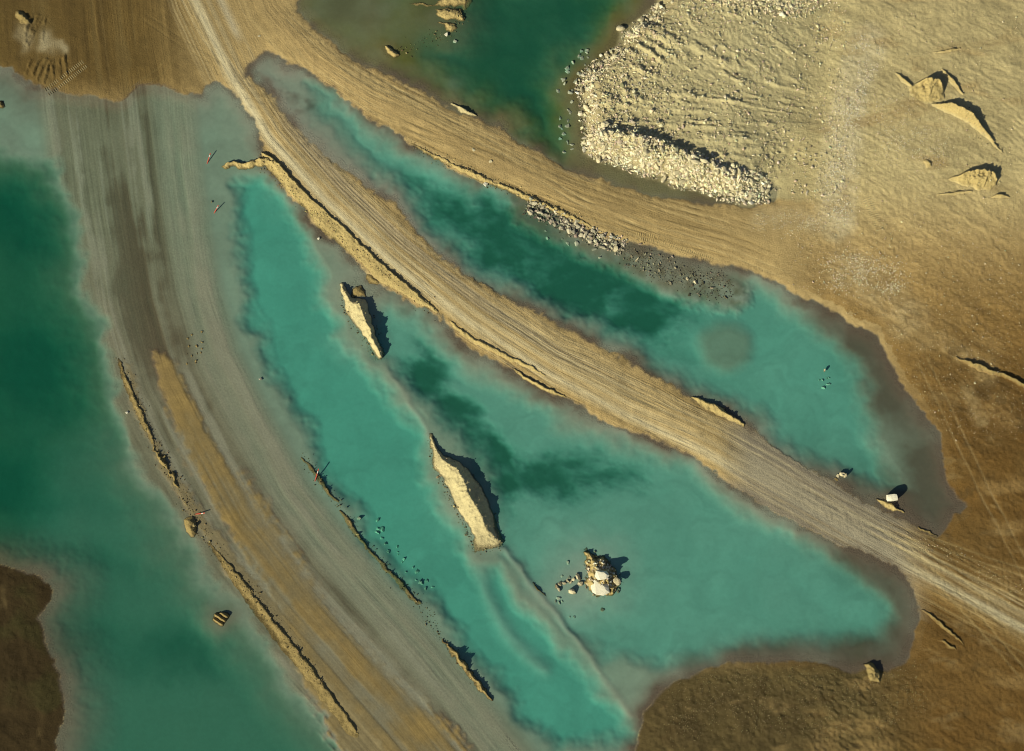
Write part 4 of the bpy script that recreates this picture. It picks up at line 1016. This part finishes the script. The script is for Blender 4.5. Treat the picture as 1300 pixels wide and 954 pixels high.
boulder(269, 256, .4, 'brown clod beside the red pole on the submerged road', mat=M_CLOD, top=-.05)
for k, (a_, b_) in enumerate([(330,47),(602,192),(623,206)]):
    boulder(a_, b_, .5, ['low pale stone where causeway and haul road meet', 'pale flat stone lying on the smooth haul road', 'small flat stone on the haul road towards its pool berm'][k], zs=.4, sink=0.3)
for k in range(16):
    a_, b_ = random.uniform(226, 258), random.uniform(418, 466)
    boulder(a_, b_, random.uniform(.16, .34), 'brown clod scattered where the western road surfaces', 'clods on the western road', mat=M_CLOD, top=-0.04, name='earth_clod', cat='clod')

# ------------------------------------------------------------------ red and white marker poles
def pole(u0, v0, u1, v1, label, rise=0.7):
    x0, y0 = map(float, m2w(u0, v0)); x1, y1 = map(float, m2w(u1, v1))
    z0 = float(Gz(x0, y0)[0])
    e = bpy.data.objects.new('marker_pole', None); COL.objects.link(e); e.location = (x0, y0, z0)
    e.empty_display_size = 0.2
    d = Vector((x1 - x0, y1 - y0, rise)); L = d.length; d.normalize()
    qm = d.to_track_quat('Z', 'Y').to_matrix()
    nb = 5; N = 10
    for b in range(nb):
        a0, a1 = L * b / nb - (0.25 if b == 0 else 0), L * (b + 1) / nb
        vv = []
        for h in (a0, a1):
            for k in range(N):
                t_ = 2 * math.pi * k / N
                vv.append(qm @ Vector((.085 * math.cos(t_), .085 * math.sin(t_), h)))
        ff = [(k, (k + 1) % N, N + (k + 1) % N, N + k) for k in range(N)]
        me = bpy.data.meshes.new('band'); me.from_pydata(vv, [], ff + [tuple(range(N))[::-1], tuple(range(N, 2 * N))]); me.materials.append(M_WHITE if b == 3 else M_RED)
        obj('band', me, e)
    tag(e, label, 'pole')
pole(263, 207, 268, 196, 'red and white marker pole standing in shallows beside the golden spur')
pole(272, 270, 278, 262, 'red and white marker pole leaning by the brown clod on the submerged road')
pole(249, 653, 261, 652, 'red marker pole leaning above the capsule shaped heap', rise=.5)
pole(400, 610, 405, 596, 'red marker pole leaning over the split berm')

# ------------------------------------------------------------------ cleat prints of tracked machines
def cleats(pts, width, pitch, label, c, hgt=0.09):
    px, py = m2w([p[0] for p in pts], [p[1] for p in pts])
    L = np.hypot(np.diff(px), np.diff(py)); cum = np.concatenate([[0], np.cumsum(L)])
    V_, F_, T_ = [], [], []
    for side in (-1, 1):
        for s0 in np.arange(0, cum[-1], pitch):
            if random.random() < 0.12: continue
            i = min(np.searchsorted(cum, s0, side='right') - 1, len(L) - 1)
            dx, dy = (px[i + 1] - px[i]) / L[i], (py[i + 1] - py[i]) / L[i]
            k = (s0 - cum[i]) / L[i]
            x = px[i] + (px[i + 1] - px[i]) * k - dy * side * width; y = py[i] + (py[i + 1] - py[i]) * k + dx * side * width
            hw = width * random.uniform(.5, .75)
            b = len(V_)
            for e_ in (-1, 1):
                for o_, hz in ((-pitch * .3, -.05), (0, hgt * random.uniform(.6, 1.1)), (pitch * .3, -.05)):
                    X_ = x - dy * e_ * hw + dx * o_; Y_ = y + dx * e_ * hw + dy * o_
                    V_.append((X_, Y_, float(Gz(X_, Y_)[0]) + hz))
            F_ += [(b, b + 3, b + 4, b + 1), (b + 1, b + 4, b + 5, b + 2)]
            T_ += [c] * 6
    o = obj('track_prints', mesh_np('track_prints', V_, F_, M_RUBBLE, {'tone': np.array(T_) * RNG.uniform(.8, 1.15, (len(T_), 1))}, smooth=False))
    tag(o, label, 'track prints', kind='stuff')
cleats([(60,117),(78,105),(92,95),(110,82)], .62, .42, 'pale cleat prints of a tracked machine at the murky shore', (.30, .25, .14))
cleats([(808,301),(822,302),(836,305)], .5, .42, 'cleat prints of a tracked machine behind the stone tongue', (.42, .33, .16))
cleats([(840,306),(862,316),(880,324),(905,330)], .35, .42, 'line of cleat prints along the haul road beach', (.42, .33, .16))
cleats([(1098,255),(1108,275),(1116,295)], .5, .45, 'cleat prints crossing the gravelled way', (.44, .37, .2))
